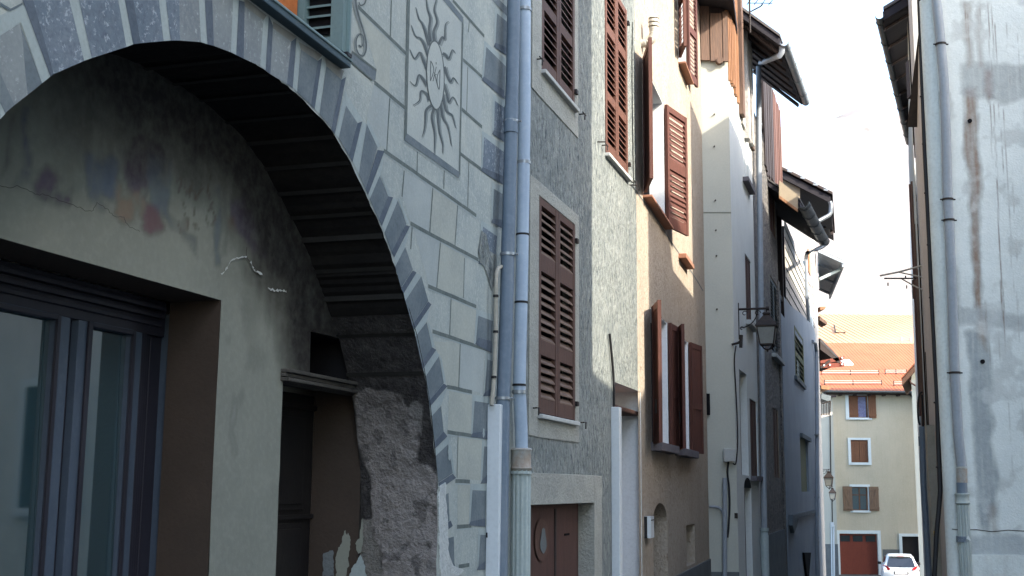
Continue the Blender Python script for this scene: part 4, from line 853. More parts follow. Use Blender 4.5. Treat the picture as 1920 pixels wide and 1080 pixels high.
# corrugated flue with a cowl
b = MB(); base = WC.P(1203, 82, 0); e0 = WC.P(1222, 76, .0)
o_ = .13; path = [base + WC.n * t for t in (0, .04, .08)] + [base + WC.n * .115 + Vector((0, 0, .02)), base + WC.n * .13 + Vector((0, 0, .06))]
pth = []; rr = []
for i in range(15):
    t = i / 14; ang_ = t * math.pi / 2; pth.append(base + WC.n * (.03 + .10 * math.sin(ang_)) + Vector((0, 0, .11 * (1 - math.cos(ang_)))) ); rr.append(.045 + (.003 if i % 2 else -.002))
b.tube([base] + pth, [.045] + rr, 'vent_plastic', 14); top = pth[-1]; fl = build('flue_pipe', b, hC, smooth=True)
b = MB()
for i, (z0_, z1_, r0, r1) in enumerate(((.0, .055, .042, .052), (.07, .10, .056, .054), (.115, .145, .056, .053), (.16, .205, .056, .02))):
    b.tube([top + Vector((0, 0, z0_)), top + Vector((0, 0, z1_))], [r0, r1], 'vent_plastic', 16)
b.tube([top + Vector((0, 0, .0)), top + Vector((0, 0, .19))], .03, 'dark_void', 10); build('flue_cowl', b, fl, smooth=True)
lb = MB(); a = WC.uv(1208, 990)[0]; z1_ = WC.uv(1212, 968)[1]; z0_ = WC.uv(1212, 1008)[1]; lb.box(WC, a, a + .22, .0, .065, z0_, z1_, 'white_pvc'); lb.box(WC, a + .02, a + .2, .065, .07, z1_ - .04, z1_ - .03, 'black_rubber'); lb.box(WC, a - .002, a, .0, .03, z0_, z1_, 'black_rubber')
build('letterbox', lb, label='small pale metal letterbox fixed to the tan wall beside the white doorway', cat='letterbox', loc=tuple(WC.pt(a, 0, z0_)), bevel=.005)
# ============================================================ cream house behind, with the lamp
pe = WC.pt(LC, 0, 0)
cxy = PY(1382, 920, 18.0); WDf = Wall(pe.x - 1.5, 18.0, 90.0); WD_ = Wall(cxy.x, 18.0, 17.5)
hD = thing('cream_house', 'tall cream house with bare end wall and boarded timber under its roof', 'house', (3.2, 18, -.9))
zpl = PY(1330, 113, 18).z; zro = PY(1330, 28, 18).z
lenf = cxy.x - WDf.o.x; sDe = WD_.uv(1425, 920)[0]
AD = [(WD_.uv(1392, 260)[0], WD_.uv(1402, 260)[0], WD_.uv(1392, 330)[1], WD_.uv(1392, 190)[1]), (WD_.uv(1398, 540)[0], WD_.uv(1409, 540)[0], WD_.uv(1399, 600)[1], WD_.uv(1399, 478)[1]),
      (WD_.uv(1407, 820)[0], WD_.uv(1420, 820)[0], WD_.uv(1408, 892)[1], WD_.uv(1408, 748)[1]), (WD_.uv(1388, 800)[0], WD_.uv(1402, 800)[0], WD_.uv(1390, 890)[1], WD_.uv(1390, 695)[1]), (WD_.uv(1397, 1000)[0], WD_.uv(1410, 1000)[0], -1.6, WD_.uv(1398, 915)[1])]
f = MB(); f.wall(WD_, 0, sDe, -1.6, zpl, [h + (.14,) for h in AD], .14, 'white_render', 'white_render')
f.face([WDf.pt(0, 0, -1.6), WDf.pt(lenf, 0, -1.6), WDf.pt(lenf, 0, zpl), WDf.pt(0, 0, zpl)], 'cream_render')
f.box(WDf, 0, lenf + .004, 0.0, .02, -1.6, PY(1340, 1072, 18).z, 'grey_plinth')
# low dark line on the end wall, small fixings
build('walls', f, hD)
for x, y in ((1339, 215), (1339, 275), (1341, 376), (1342, 432), (1343, 480), (1344, 580)):
    f = MB(); c_ = PY(x, y, 17.995); f.tube([c_, c_ - Vector((0, .03, 0))], .012, 'iron', 6); build('wall_fixing', f, hD)
f = MB(); c_ = PY(1310, 398, 17.997); f.xbox(WDf.o.x + .1, cxy.x, 17.99, 17.9985, c_.z - .004, c_.z + .004, 'recess_plaster'); f.attr = [(0, 0, 0, 0)] * len(f.v); build('render_joint', f, hD)
def slit(R, W, parent, mf, kind='s', sill=None, dark='dark_void'):
    a, c_, z0, z1 = R; mb = MB(); mb.box(W, a, c_, -.14, -.12, z0, z1, dark); wd = build('window', mb, parent)
    if mf: leaf('shutter', wd, W, a + .01, (a + c_) / 2 - .003, z0, z1, -.05, .035, mf, mf, [(.05, .95, kind)], stile=.05, pitch=.07); leaf('shutter', wd, W, (a + c_) / 2 + .003, c_ - .01, z0, z1, -.05, .035, mf, mf, [(.05, .95, kind)], stile=.05, pitch=.07)
    if sill: s__ = MB(); s__.box(W, a - .1, c_ + .1, -.1, .10, z0 - .08, z0 - .003, sill); build('sill', s__, wd, bevel=.006)
    return wd
slit(AD[0], WD_, hD, 'white_render', 's', 'sill_slate'); slit(AD[1], WD_, hD, 'brown_shutter_old', 's', 'sill_white'); slit(AD[2], WD_, hD, 'brown_shutter_old', 's', 'sill_slate')
b = MB(); h = AD[3]; b.box(WD_, h[0], h[1], -.14, -.11, h[2], h[3], 'brown_reveal'); build('blocked_opening', b, hD)
b = MB(); h = AD[4]; b.box(WD_, h[0], h[1], -.14, -.10, h[2], h[3], 'dark_timber')
b.prism([WD_.pt(h[0] + (h[1] - h[0]) * (.5 - .5 * math.cos(t)), 0, h[3] + .16 * math.sin(t)) for t in np.linspace(0, math.pi, 12)], WD_.n * .004, 'dark_void'); build('arched_door', b, hD)
# timber under the eaves
b = MB(); x = WDf.o.x; k = 0; random.seed(5)
while x < cxy.x - .02:
    wbd = random.uniform(.13, .2); x2 = min(x + wbd, cxy.x); dz = random.uniform(-.04, .03); dy = random.uniform(-.025, .01)
    b.xbox(x + .006, x2 - .006, 17.93 + dy, 17.985 + dy, zpl - .03 + dz * .3, zro + dz + random.uniform(0, .1), 'weathered_board'); x = x2
b.xbox(WDf.o.x, cxy.x - .05, 18.0, 18.05, zpl, zro + 1.2, 'dark_timber'); build('board_cladding', b, hD)
c_ = PY(1350, 112, 17.9); b = MB(); b.tube([c_, c_ + Vector((0, .4, 0))], .055, 'weathered_board', 12); build('beam_end', b, hD, smooth=True)
b = MB(); n = 9; sA = 0.0; sE = sDe - .15
s = 0.0
while s < 1.25:
    b.box(WD_, s, s + .07, -.03, .03 + random.uniform(-.01, .02), zpl - .25 - random.uniform(0, .1), zro + .9, 'orange_slat'); s += .105
b.box(WD_, 0, 1.3, -.1, -.04, zpl - .2, zro + .9, 'dark_timber')
s = 1.3
while s < sDe - .1:
    b.box(WD_, s, s + .26, -.04, .04 + random.uniform(-.03, .04), zpl - .55 + random.uniform(-.1, .1), zro + .9, 'weathered_board' if random.random() < .7 else 'block_wall'); s += .27
build('slat_cladding', b, hD)
b = MB(); zz_ = zro + .02
b.prism([(WDf.o.x - .3, 17.35, zz_ + 0.0), (cxy.x - .02, 17.35, zz_ - .0), (cxy.x + .62, 20.2, zz_ + .1), (cxy.x - 1, 24, zz_ + 1), (WDf.o.x - 3, 24, zz_ + 1), (WDf.o.x - 1, 18, zz_ + .2)], (0, 0, .16), 'roof_under'); build('roof', b, hD)
# ---- rough stone house with the long downpipe
hE = thing('rubble_house', 'dark rough stone house under a deep timber roof, behind the large lantern', 'house', (4.3, 22, -1.1))
sEe = WD_.uv(1470, 920)[0]
ER = [(WD_.uv(1442, 370)[0], WD_.uv(1452, 370)[0], WD_.uv(1442, 425)[1], WD_.uv(1441, 315)[1]), (WD_.uv(1446, 600)[0], WD_.uv(1460, 600)[0], WD_.uv(1450, 665)[1], WD_.uv(1447, 520)[1]), (WD_.uv(1450, 830)[0], WD_.uv(1460, 830)[0], WD_.uv(1451, 895)[1], WD_.uv(1451, 765)[1])]
zEt = WD_.uv(1432, 300)[1] + .5
f = MB(); f.wall(WD_, sDe, sEe, -1.6, zEt, [h + (.16,) for h in ER], .16, 'rubble_stone', 'cement_board'); f.box(WD_, sDe, sEe + 8, -5, -.4, -1.6, zEt - .01, 'plain_house')
zq = WD_.uv(1445, 1000)[1]; f.box(WD_, sDe + .05, sEe, 0, .03, -1.6, zq, 'slate_paint'); f.box(WD_, sEe - .35, sEe, -.02, .03, -1.6, WD_.uv(1465, 540)[1], 'rubble_stone')
build('walls', f, hE)
wd = slit(ER[0], WD_, hE, 'red_shutter', 's'); slit(ER[1], WD_, hE, 'slate_paint', 'l', 'sill_white'); slit(ER[2], WD_, hE, 'brown_shutter_old', 's')
b = MB(); sT = sDe + .3
for s0_, s1_, y0, y1, mm in ((WD_.uv(1430, 200)[0], WD_.uv(1446, 200)[0], 0, 1.6, 'dark_timber'), (WD_.uv(1447, 200)[0], WD_.uv(1460, 200)[0], 0, 1.9, 'red_timber')):
    ss_ = s0_
    while ss_ < s1_: b.box(WD_, ss_, ss_ + .2, -.05, .01 + random.uniform(0, .04), zEt - .5 - random.uniform(0, .2), zEt + 1.6, mm); ss_ += .21
build('timber_cladding', b, hE)
# its roof: rake facing the camera, gutter along the street
n1 = PY(1462, 72, 19.5); n0 = PY(1398, 26, 19.5); f1 = PY(1504, 186, 22.6); dlt = n0 - n1
b = MB(); b.prism([n1, f1, f1 + dlt * 2.2, n1 + dlt * 2.2], (0, 0, -.12), 'roof_under'); b.prism([n1 + Vector((.0, -.03, .02)), f1 + Vector((0, .03, .02)), f1 + dlt * 2.2 + Vector((0, .03, .02)), n1 + dlt * 2.2 + Vector((0, -.03, .02))], (0, 0, .05), 'slate_roof')
for t in np.linspace(.06, .96, 7): a_ = n1 + (f1 - n1) * t; b.prism([a_ + Vector((-.05, 0, -.13)), a_ + Vector((-.05, .09, -.13)), a_ + dlt * 1.6 + Vector((0, .09, -.13)), a_ + dlt * 1.6 + Vector((0, 0, -.13))], (0, 0, -.05), 'dark_timber')
b.prism([n1 + Vector((-.5, .8, -.14)), n1 + Vector((-.3, 2.9, -.14)), n1 + Vector((-.3, 2.9, -2.0)), n1 + Vector((-.5, .8, -1.4))], (-.2, 0, 0), 'dark_timber')
rE = build('roof', b, hE)
def gutter(name, parent, a, c_, r, m, m2=None):
    """half-round gutter hung from a to c_"""
    g_ = MB(); d_ = (c_ - a).normalized(); sd = Vector((d_.y, -d_.x, 0)).normalized(); k = 10; g_.mi(m)
    for base_ in (a, c_):
        for R_ in (r, r * .88):
            for i in range(k + 1):
                t = math.pi * (1 + i / k); p_ = base_ + sd * math.cos(t) * R_ + Vector((0, 0, math.sin(t) * R_)); g_.v.append(tuple(p_))
    K = k + 1
    for i in range(k):
        g_.f += [(i, i + 1, 2 * K + i + 1, 2 * K + i), (K + i + 1, K + i, 3 * K + i, 3 * K + i + 1), (i + 1, i, K + i, K + i + 1), (2 * K + i, 2 * K + i + 1, 3 * K + i + 1, 3 * K + i)]; g_.m += [0] * 4
    g_.f += [(0, K, 3 * K, 2 * K), (k, 2 * K + k, 3 * K + k, K + k)]; g_.m += [0, 0]
    n_ = int((c_ - a).length / 1.0)
    for i in range(n_ + 1): p_ = a + (c_ - a) * ((i + .3) / (n_ + 1)); g_.tube([p_ + sd * r * 1.05 * math.cos(t) + Vector((0, 0, r * 1.05 * math.sin(t))) for t in np.linspace(math.pi, 2 * math.pi, 7)], .008, m2 or m, 5)
    return build(name, g_, parent, smooth=True, merge=False)
gutter('gutter', rE, n1 + Vector((.07, 0, -.06)), f1 + Vector((.07, 0, -.06)), .075, 'zinc')
p = MB(); Yp = 19.75
dp = [PY(1466, 84, 19.6), PY(1466, 98, 19.6), PY(1462, 104, 19.6)] ; bend = [WD_.P(1424, 119, .10), WD_.P(1422.5, 126, .10)]
low = [WD_.P(1423, 300, .10), WD_.P(1426, 500, .10), WD_.P(1430, 760, .10), WD_.P(1433, 990, .10)]
p.tube(dp + bend + low, .05, 'pipe_grey', 12); pe_ = build('downpipe', p, hE, smooth=True)
for x, y in ((1422.8, 160), (1423, 233), (1425, 395), (1428, 560), (1431, 790)):
    b = MB(); collar(b, WD_, x, y, .10, .05, 'zinc', .03, .008); build('pipe_clamp', b, pe_, smooth=True)
b = MB(); a_ = WD_.P(1433, 990, .10); b.tube([a_, a_ - Vector((0, 0, .05)), a_ - Vector((0, 0, .06)), a_ - Vector((0, 0, .11)), a_ - Vector((0, 0, .12)), Vector((a_.x, a_.y, -1.6))], [.075, .075, .062, .062, .07, .06], 'ribbed_iron', 14); build('iron_pipe', b, pe_, smooth=True)
# roof bits: aerial on the cream house
an = MB(); A0 = PY(1406, 34, 19.0); an.tube([A0 - Vector((0, 0, .25)), A0 + Vector((0, 0, 1.2))], .015, 'iron', 8); A1 = PY(1430, 8, 19.0); an.tube([PY(1407, 22, 19), PY(1426, 12, 19), A1], .012, 'iron', 6)
for t in (-.22, -.1, .02, .14): an.tube([A1 + Vector((t, 0, .02)) - Vector((0, .2, 0)), A1 + Vector((t, 0, .02)) + Vector((0, .2, .05))], .007, 'iron', 5)
an.tube([A1 - Vector((.25, 0, -.02)), A1 + Vector((.16, 0, .02))], .008, 'iron', 5)
build('roof_aerial', an, label='thin dark television aerial against the sky above the deep roof', cat='aerial', loc=tuple(A0))
# ============================================================ lantern, cable, box and conduit on the cream house
def lantern(name, label, W, px, py, reach, size, group='wall lanterns along the street', side=1, brk=True):
    base = W.P(px, py, 0); n_ = W.n; e_ = W.e; t = thing(name, label, 'street lamp', tuple(base), group)
    b = MB(); b.tube([base, base + n_ * reach], .018 * reach / .44, 'iron', 8); b.tube([base + n_ * (reach - .02), base + n_ * (reach + .03)], .032 * reach / .44, 'iron', 10)
    b.tube([base + Vector((0, 0, .10)), base - Vector((0, 0, .48 * reach / .45))], .014, 'iron', 6)
    R_ = reach * .62; b.tube([base + n_ * (.02 + R_ * math.sin(a)) + Vector((0, 0, -.02 - R_ * (1 - math.cos(a)) * 0 - R_ * (math.cos(a)))) + Vector((0, 0, 0)) for a in np.linspace(0.0, math.pi / 2, 8)], .009, 'iron', 6)
    for cx_, cz_, rr_, s0_ in ((.10, -.07, .045, 0), (.30, -.07, .05, 2), (.05, -.30, .035, 1)):
        cc = base + n_ * cx_ * reach / .45 + Vector((0, 0, cz_)); b.tube([cc + (n_ * math.cos(a) + Vector((0, 0, math.sin(a)))) * rr_ * (1 - a / 9) for a in np.linspace(0, 5.4, 14)], .007, 'iron', 5)
    build('bracket', b, t, smooth=True)
    top = base + n_ * (reach - .01); h = size; body = MB(); b2 = MB()
    b2.tube([top, top - Vector((0, 0, h * .12))], .009, 'iron', 6)
    zc = top.z - h * .12; X = (e_, n_)
    def ring(z, hw): return [Vector((top.x, top.y, z)) + X[0] * a * hw + X[1] * c__ * hw for a, c__ in ((-1, -1), (1, -1), (1, 1), (-1, 1))]
    lv = [(zc, h * .08), (zc - h * .05, h * .12), (zc - h * .10, h * .09), (zc - h * .13, h * .12), (zc - h * .28, h * .23), (zc - h * .42, h * .325), (zc - h * .455, h * .325)]
    for i in range(len(lv) - 1):
        a, c__ = ring(*lv[i]), ring(*lv[i + 1])
        for j in range(4): b2.face([a[j], a[(j + 1) % 4], c__[(j + 1) % 4], c__[j]], 'iron')
    b2.face(ring(*lv[0]), 'iron'); b2.face(ring(*lv[-1]), 'iron'); build('lantern_roof', b2, t)
    gt, gb_ = ring(zc - h * .456, h * .28), ring(zc - h * 1.0, h * .20); g_ = MB()
    for j in range(4): g_.face([gt[j], gt[(j + 1) % 4], gb_[(j + 1) % 4], gb_[j]], 'lantern_glass')
    g_.face(gb_, 'lantern_glass'); build('lantern_panes', g_, t)
    fr_ = MB()
    for j in range(4):
        fr_.tube([gt[j], gb_[j]], h * .022, 'iron', 6); fr_.tube([gb_[j], gb_[(j + 1) % 4]], h * .022, 'iron', 6); fr_.tube([gt[j], gt[(j + 1) % 4]], h * .022, 'iron', 6)
    cb = Vector((top.x, top.y, zc - h * 1.17))
    for j in range(4): fr_.tube([gb_[j], (gb_[j] + cb) / 2 - Vector((0, 0, h * .03)), cb], h * .02, 'iron', 6)
    fr_.tube([cb + Vector((0, 0, h * .04)), cb - Vector((0, 0, h * .05))], [h * .05, h * .02], 'iron', 8); build('lantern_frame', fr_, t, smooth=True)
    return t
lantern('wall_lantern', 'large black lantern on a scrolled iron bracket at the cream house corner', WD_, 1384, 580, .44, .50)
b = MB(); b.tube([PY(1372, 646, 17.96), PY(1384, 643, 17.93), PY(1388, 640, 17.9)], .02, 'iron', 6); b.tube([PY(1390, 628, 17.9), PY(1389, 652, 17.9)], .025, 'iron', 6); build('cable_clamp', b, label='dark iron cable clamp on the cream wall below the large lantern', cat='clamp', loc=tuple(PY(1380, 646, 17.96)))
p = MB(); p.tube([PY(*q_, 17.975) for q_ in smooth_path([(1380, 648), (1377, 675), (1379, 720), (1382, 780), (1383, 830), (1380, 868), (1374, 869)], 5)], .010, 'black_rubber', 6); build('hanging_cable', p, label='black cable running down the cream wall from the clamp to the box', cat='cable', loc=tuple(PY(1380, 648, 17.97)), smooth=True)
b = MB(); a_ = PY(1358, 864, 17.9); c_ = PY(1377, 842, 17.9); b.xbox(a_.x, c_.x, 17.88, 17.99, a_.z, c_.z, 'white_pvc'); b.xbox(a_.x - .01, c_.x + .01, 17.87, 17.885, a_.z - .012, c_.z + .008, 'sill_white'); build('junction_box', b, label='pale square electrical box on the cream end wall', cat='electrical box', loc=tuple(a_), bevel=.008)
p = MB(); p.tube([PY(*q_, 17.975) for q_ in smooth_path([(1366, 865), (1364, 885), (1367, 915), (1368, 950), (1366, 990), (1364, 1008)], 5)], .015, 'black_rubber', 6); build('black_cable', p, label='thick black cable hanging below the pale electrical box', cat='cable', loc=tuple(PY(1366, 865, 17.97)), smooth=True)
p = MB(); p.tube([PY(1359, 896, 17.93), PY(1359, 1085, 17.93), Vector((PY(1359, 1085, 17.93).x, 17.93, -1.2))], .034, 'pipe_grey', 12); p.tube([PY(*q_, 17.94) for q_ in smooth_path([(1330, 950), (1345, 951), (1353, 956), (1357, 966)], 4)], .02, 'pipe_grey', 10); build('grey_conduit', p, label='upright grey conduit with a side elbow low on the cream end wall', cat='pipe', loc=tuple(PY(1359, 1085, 17.93)), smooth=True)
b = MB(); a_ = PY(1325, 778, 17.95); c_ = PY(1331, 738, 17.95); b.xbox(a_.x, c_.x, 17.95, 17.998, a_.z, c_.z, 'dark_void'); b.xbox(PY(1378, 962, 17.95).x, PY(1384, 962, 17.95).x, 17.98, 17.998, PY(1378, 972, 17.95).z, PY(1378, 962, 17.95).z, 'iron'); build('wall_vents', b, hD)
# ============================================================ smooth lavender house
hF = thing('lavender_house', 'smooth grey-blue house with greenish louvred shutter, curved wall top and dark open loft', 'house', (6, 27, -1.3))
sF0, sF1 = sEe, WD_.uv(1535, 920)[0]
FW = [(WD_.uv(1487, 660)[0], WD_.uv(1503, 660)[0], WD_.uv(1490, 708)[1], WD_.uv(1488, 614)[1]), (WD_.uv(1498, 870)[0], WD_.uv(1513, 870)[0], WD_.uv(1500, 922)[1], WD_.uv(1500, 814)[1])]
zf1 = WD_.uv(1470, 560)[1]; f = MB()
f.wall(WD_, sF0, sF1, -3, zf1 - .5, [FW[0] + (.1,), FW[1] + (.1,)], .1, 'lavender_render', 'lavender_render', out=.04)
top = [(1470, 556), (1478, 568), (1488, 578), (1500, 586), (1512, 598), (1520, 606), (1526, 616), (1529, 628)]
tp = [WD_.uv(*q_, .04) for q_ in top]; tp = [(max(a, sF0), z) for a, z in tp]
for i in range(len(tp) - 1): f.face([WD_.pt(tp[i][0], .04, zf1 - .5), WD_.pt(tp[i + 1][0], .04, zf1 - .5), WD_.pt(tp[i + 1][0], .04, tp[i + 1][1]), WD_.pt(tp[i][0], .04, tp[i][1])], 'lavender_render')
f.face([WD_.pt(sF0, 0.0, -3), WD_.pt(sF0, .04, -3), WD_.pt(sF0, .04, tp[0][1]), WD_.pt(sF0, 0.0, tp[0][1])], 'lavender_render')
f.face([WD_.pt(a, o_, z) for a, z, o_ in [(tp[0][0], tp[0][1], .04)] + [(a, z, .04) for a, z in tp[1:]] + [(a, z, -.25) for a, z in reversed(tp)]], 'lavender_render') if False else None
build('walls', f, hF)
leafw = MB(); wd = slit((FW[0][0], FW[0][1], FW[0][2], FW[0][3]), WD_, hF, None)
leaf('shutter', wd, WD_, FW[0][0], FW[0][1], FW[0][2], FW[0][3], .0, .05, 'olive_louvre', 'olive_louvre', [(.05, .42, 'l'), (.50, .95, 'l')], stile=.10, pitch=.11)
b = MB(); b.box(WD_, FW[1][0], FW[1][1], -.04, -.02, FW[1][2], FW[1][3], 'olive_louvre'); wd = build('window', b, hF)
b = MB()
for x0, x1, y0, y1 in ((1497, 1514, 812, 820), (1486, 1504, 704, 711)): b.box(WD_, WD_.uv(x0, y0)[0], WD_.uv(x1, y0)[0], .04, .10, WD_.uv(x0, y1)[1], WD_.uv(x0, y0)[1], 'slate_paint')
build('window_ledges', b, hF)
b = MB()
a0 = WD_.uv(1478, 962)[0]; a1 = WD_.uv(1526, 962)[0]; zz_ = WD_.uv(1480, 965)[1]; b.box(WD_, a0, a1, .04, .09, zz_ - .1, zz_, 'slate_paint'); b.prism([WD_.P(1479, 965, .045), WD_.P(1491, 968, .045), WD_.P(1488, 985, .045), WD_.P(1482, 1000, .045), WD_.P(1479, 985, .045)], WD_.n * .08, 'slate_paint')
b.prism([WD_.P(1504, 1036, .045), WD_.P(1517, 1036, .045), WD_.P(1513, 1085, .045), WD_.P(1510, 1085, .045)], WD_.n * .05, 'dark_void'); build('wall_patches', b, hF)
# open loft with timber behind, under a short roof
b = MB(); zL0 = tp[-1][1] - .6; zL1 = PY(1465, 385, 25.4).z + .3
b.box(WD_, sF0, sF0 + 9, -3.0, -.9, -3, zL1, 'dark_timber'); b.box(WD_, sF0 + .02, sF0 + 9, -.9, -.04, zf1 - .52, zf1 - .5, 'dark_timber')
b.box(WD_, sF0 + .3, sF0 + 1.5, -.9, -.85, zf1 - .2, zf1 + 1.6, 'weathered_board')
for t in (.0, 1.9, 3.6): b.box(WD_, sF0 + t, sF0 + t + .14, -.2, -.06, zf1 - .5, zL1, 'dark_timber')
b.box(WD_, sF0 + .0, sF0 + 3.6, -.16, -.08, zf1 + .02, zf1 + .12, 'dark_timber')
b.box(WD_, sF0 + 2.2, sF0 + 3.4, -.5, -.45, zf1 - .4, zf1 + .55, 'red_timber'); build('loft', b, hF)
gn, gf = PY(1500, 378, 23.6), PY(1541, 452, 27.4)
b = MB(); inn = Vector((-.95, 0, .62)); b.prism([gn, gf, gf + inn * 2.2, gn + inn * 2.2], (0, 0, -.10), 'roof_under'); b.prism([gn + Vector((0, -.02, .02)), gf + Vector((0, 0, .02)), gf + inn * 2.2 + Vector((0, 0, .02)), gn + inn * 2.2 + Vector((0, -.02, .02))], (0, 0, .04), 'slate_roof')
e1, e2, e3, e4 = PY(1461, 338, 23.5), PY(1496, 366, 23.5), PY(1496, 392, 23.5), PY(1461, 366, 23.5); b.prism([e1, e2, e3, e4], (0, .05, 0), 'cement_board'); b.prism([e4, e3, e3 - Vector((0, 0, .06)), e4 - Vector((0, 0, .06))], (0, .05, 0), 'orange_slat')
rF = build('roof', b, hF); gutter('gutter', rF, gn + Vector((.05, 0, 0)), gf + Vector((.05, 0, 0)), .13, 'zinc_dark', 'zinc')
p = MB(); p.tube([gf + Vector((.05, -.05, -.1)), PY(1543, 462, 27.2), PY(1530, 468, 26.6), PY(1514, 474, 26.2), WD_.P(1511, 482, .09), WD_.P(1513, 560, .09), WD_.P(1516, 600, .09)], .045, 'pipe_grey', 10)
build('downpipe', p, hF, smooth=True)
p = MB(); p.tube([WD_.P(1523, 640, .06), WD_.P(1529, 644, .12), WD_.P(1531, 660, .12), WD_.P(1532, 800, .12), WD_.P(1531, 1010, .12), Vector((WD_.P(1531, 1010, .12).x, WD_.P(1531, 1010, .12).y, -3))], [.05, .05, .055, .055, .055, .07], 'pipe_grey', 10); pf = build('downpipe', p, hF, smooth=True)
for y in (670, 815, 933, 1008, 1016):
    b = MB(); collar(b, WD_, 1531.5, y, .12, .055, 'zinc', .04, .015); build('pipe_clamp', b, pf, smooth=True)
# ============================================================ block-walled house further on
hG = thing('block_house', 'grey block-walled house with a pale upright shutter and grey corrugated canopy', 'house', (9, 37, -1.8))
zG = PY(1525, 458, 31).z; gX = lambda px, Y: PY(px, 900, Y).x
f = MB()
WG = Wall(WD_.pt(sF1, 0, 0).x, WD_.pt(sF1, 0, 0).y, 17.5)
f.wall(WD_, sF0 + 2.6, sF1, zf1 - .6, zG, [], .1, 'block_wall', out=-.06)
f.wall(WG, 0, WG.uv(1544, 920)[0], -3, WG.uv(1540, 470, .0)[1], [], .1, 'block_wall'); z_ = zf1 - .5
k = 0
while z_ < zG + 3:
    f.box(WG, .0, .5, .0, .012, z_, z_ + .025, 'joint_paint'); f.box(WD_, sF0 + 2.7, sF1, -.06, -.045, z_, z_ + .02, 'joint_paint') if z_ < zG - .1 else None; z_ += .24
f.box(WG, .2, WG.uv(1544, 920)[0] - .1, -5, -.5, -3, zG + 1, 'plain_house'); build('walls', f, hG)
b = MB(); a = WD_.uv(1519, 600, -.05)[0]; a2 = WD_.uv(1524, 600, -.05)[0]; b.box(WD_, a, a2, -.05, .0, WD_.uv(1520, 640)[1], WD_.uv(1519, 545)[1], 'window_trim'); build('shutter', b, hG)
b = MB(); a = WD_.uv(1515, 490, -.05)[0]; b.box(WD_, a, a + .7, -.058, -.03, WD_.uv(1517, 505)[1], WD_.uv(1516, 462)[1], 'orange_slat'); build('board_patch', b, hG); b = MB(); b.box(WD_, a - .8, a - .4, -.058, -.03, WD_.uv(1510, 530)[1], WD_.uv(1510, 500)[1], 'cement_board'); build('board_patch', b, hG)
# its roof behind, long rake seen from below
r0, r1, r2 = PY(1460, 318, 27), PY(1557, 368, 27), PY(1563, 440, 30.5)
b = MB(); back = r0 + (r2 - r1); b.prism([r0, r1, r2, back], (0, 0, -.16), 'roof_under'); b.prism([r0 + Vector((0, -.05, .03)), r1 + Vector((.04, -.05, .03)), r2 + Vector((.04, 0, .03)), back + Vector((0, 0, .03))], (0, 0, .06), 'dark_timber')
for t in (.2, .45, .7, .9):
    c_ = r0 + (r1 - r0) * t; b.prism([c_ + Vector((-.05, -.07, .06)), c_ + Vector((.05, -.07, .04)), c_ + Vector((.05, .1, .14)), c_ + Vector((-.05, .1, .16))], (0, 0, .03), 'zinc')
b.prism([PY(1462, 330, 27.1), PY(1500, 352, 27.1), PY(1500, 372, 27.1), PY(1462, 350, 27.1)], (0, .3, 0), 'cement_board')
b.prism([PY(1541, 430, 29.5), PY(1560, 385, 29.5), PY(1563, 438, 29.5), PY(1558, 440, 29.5), PY(1555, 425, 29.5)], (0, .12, 0), 'dark_timber')
rG = build('roof', b, hG)
p = MB(); p.tube([PY(1556, 378, 27), PY(1558, 384, 27), PY(1558, 398, 27), PY(1554, 404, 27), PY(1532, 416, 26.9), PY(1520, 424, 26.8)], .05, 'zinc', 10); build('downpipe', p, hG, smooth=True)
# ---- corrugated canopy
b = MB(); Yc = 38.0
c0, c1, c2, c3 = PY(1533, 466, Yc), PY(1582, 488, Yc), PY(1557, 549, Yc + 5.5), PY(1536, 540, Yc + 5.5)
n = 26
for i in range(n):
    t0, t1 = i / n, (i + 1) / n; dz0, dz1 = (.04 if i % 2 else 0), (.04 if (i + 1) % 2 else 0)
    A0, A1 = c0.lerp(c3, t0), c0.lerp(c3, t1); B0, B1 = c1.lerp(c2, t0), c1.lerp(c2, t1); U_ = Vector((0, 0, 1))
    b.face([A0 + U_ * dz0, A1 + U_ * dz1, B1 + U_ * dz1, B0 + U_ * dz0], 'corrugated'); b.face([A0 + U_ * (dz0 - .02), A1 + U_ * (dz1 - .02), B1 + U_ * (dz1 - .02), B0 + U_ * (dz0 - .02)], 'corrugated')
b.prism([c0 + Vector((0, -.03, -.12)), c1 + Vector((0, -.03, -.12)), c1 + Vector((0, -.03, -.02)), c0 + Vector((0, -.03, -.02))], (0, .08, 0), 'zinc'); b.prism([c1, c2, c2 - Vector((0, 0, .22)), c1 - Vector((0, 0, .22))], (-.06, 0, 0), 'zinc')
for t in (.3, .6, .95): b.tube([c0.lerp(c3, t) - Vector((0, 0, .1)), c1.lerp(c2, t) - Vector((0, 0, .1))], .05, 'zinc', 6)
b.tube([PY(1536, 524, Yc), PY(1574, 506, Yc + .5), c1.lerp(c2, .1) - Vector((0, 0, .1))], .05, 'edge_paint', 6); b.prism([PY(1534, 478, 40), PY(1560, 486, 40), PY(1558, 508, 42), PY(1534, 512, 42)], (0, .1, 0), 'corrugated')
build('corrugated_canopy', b, hG)
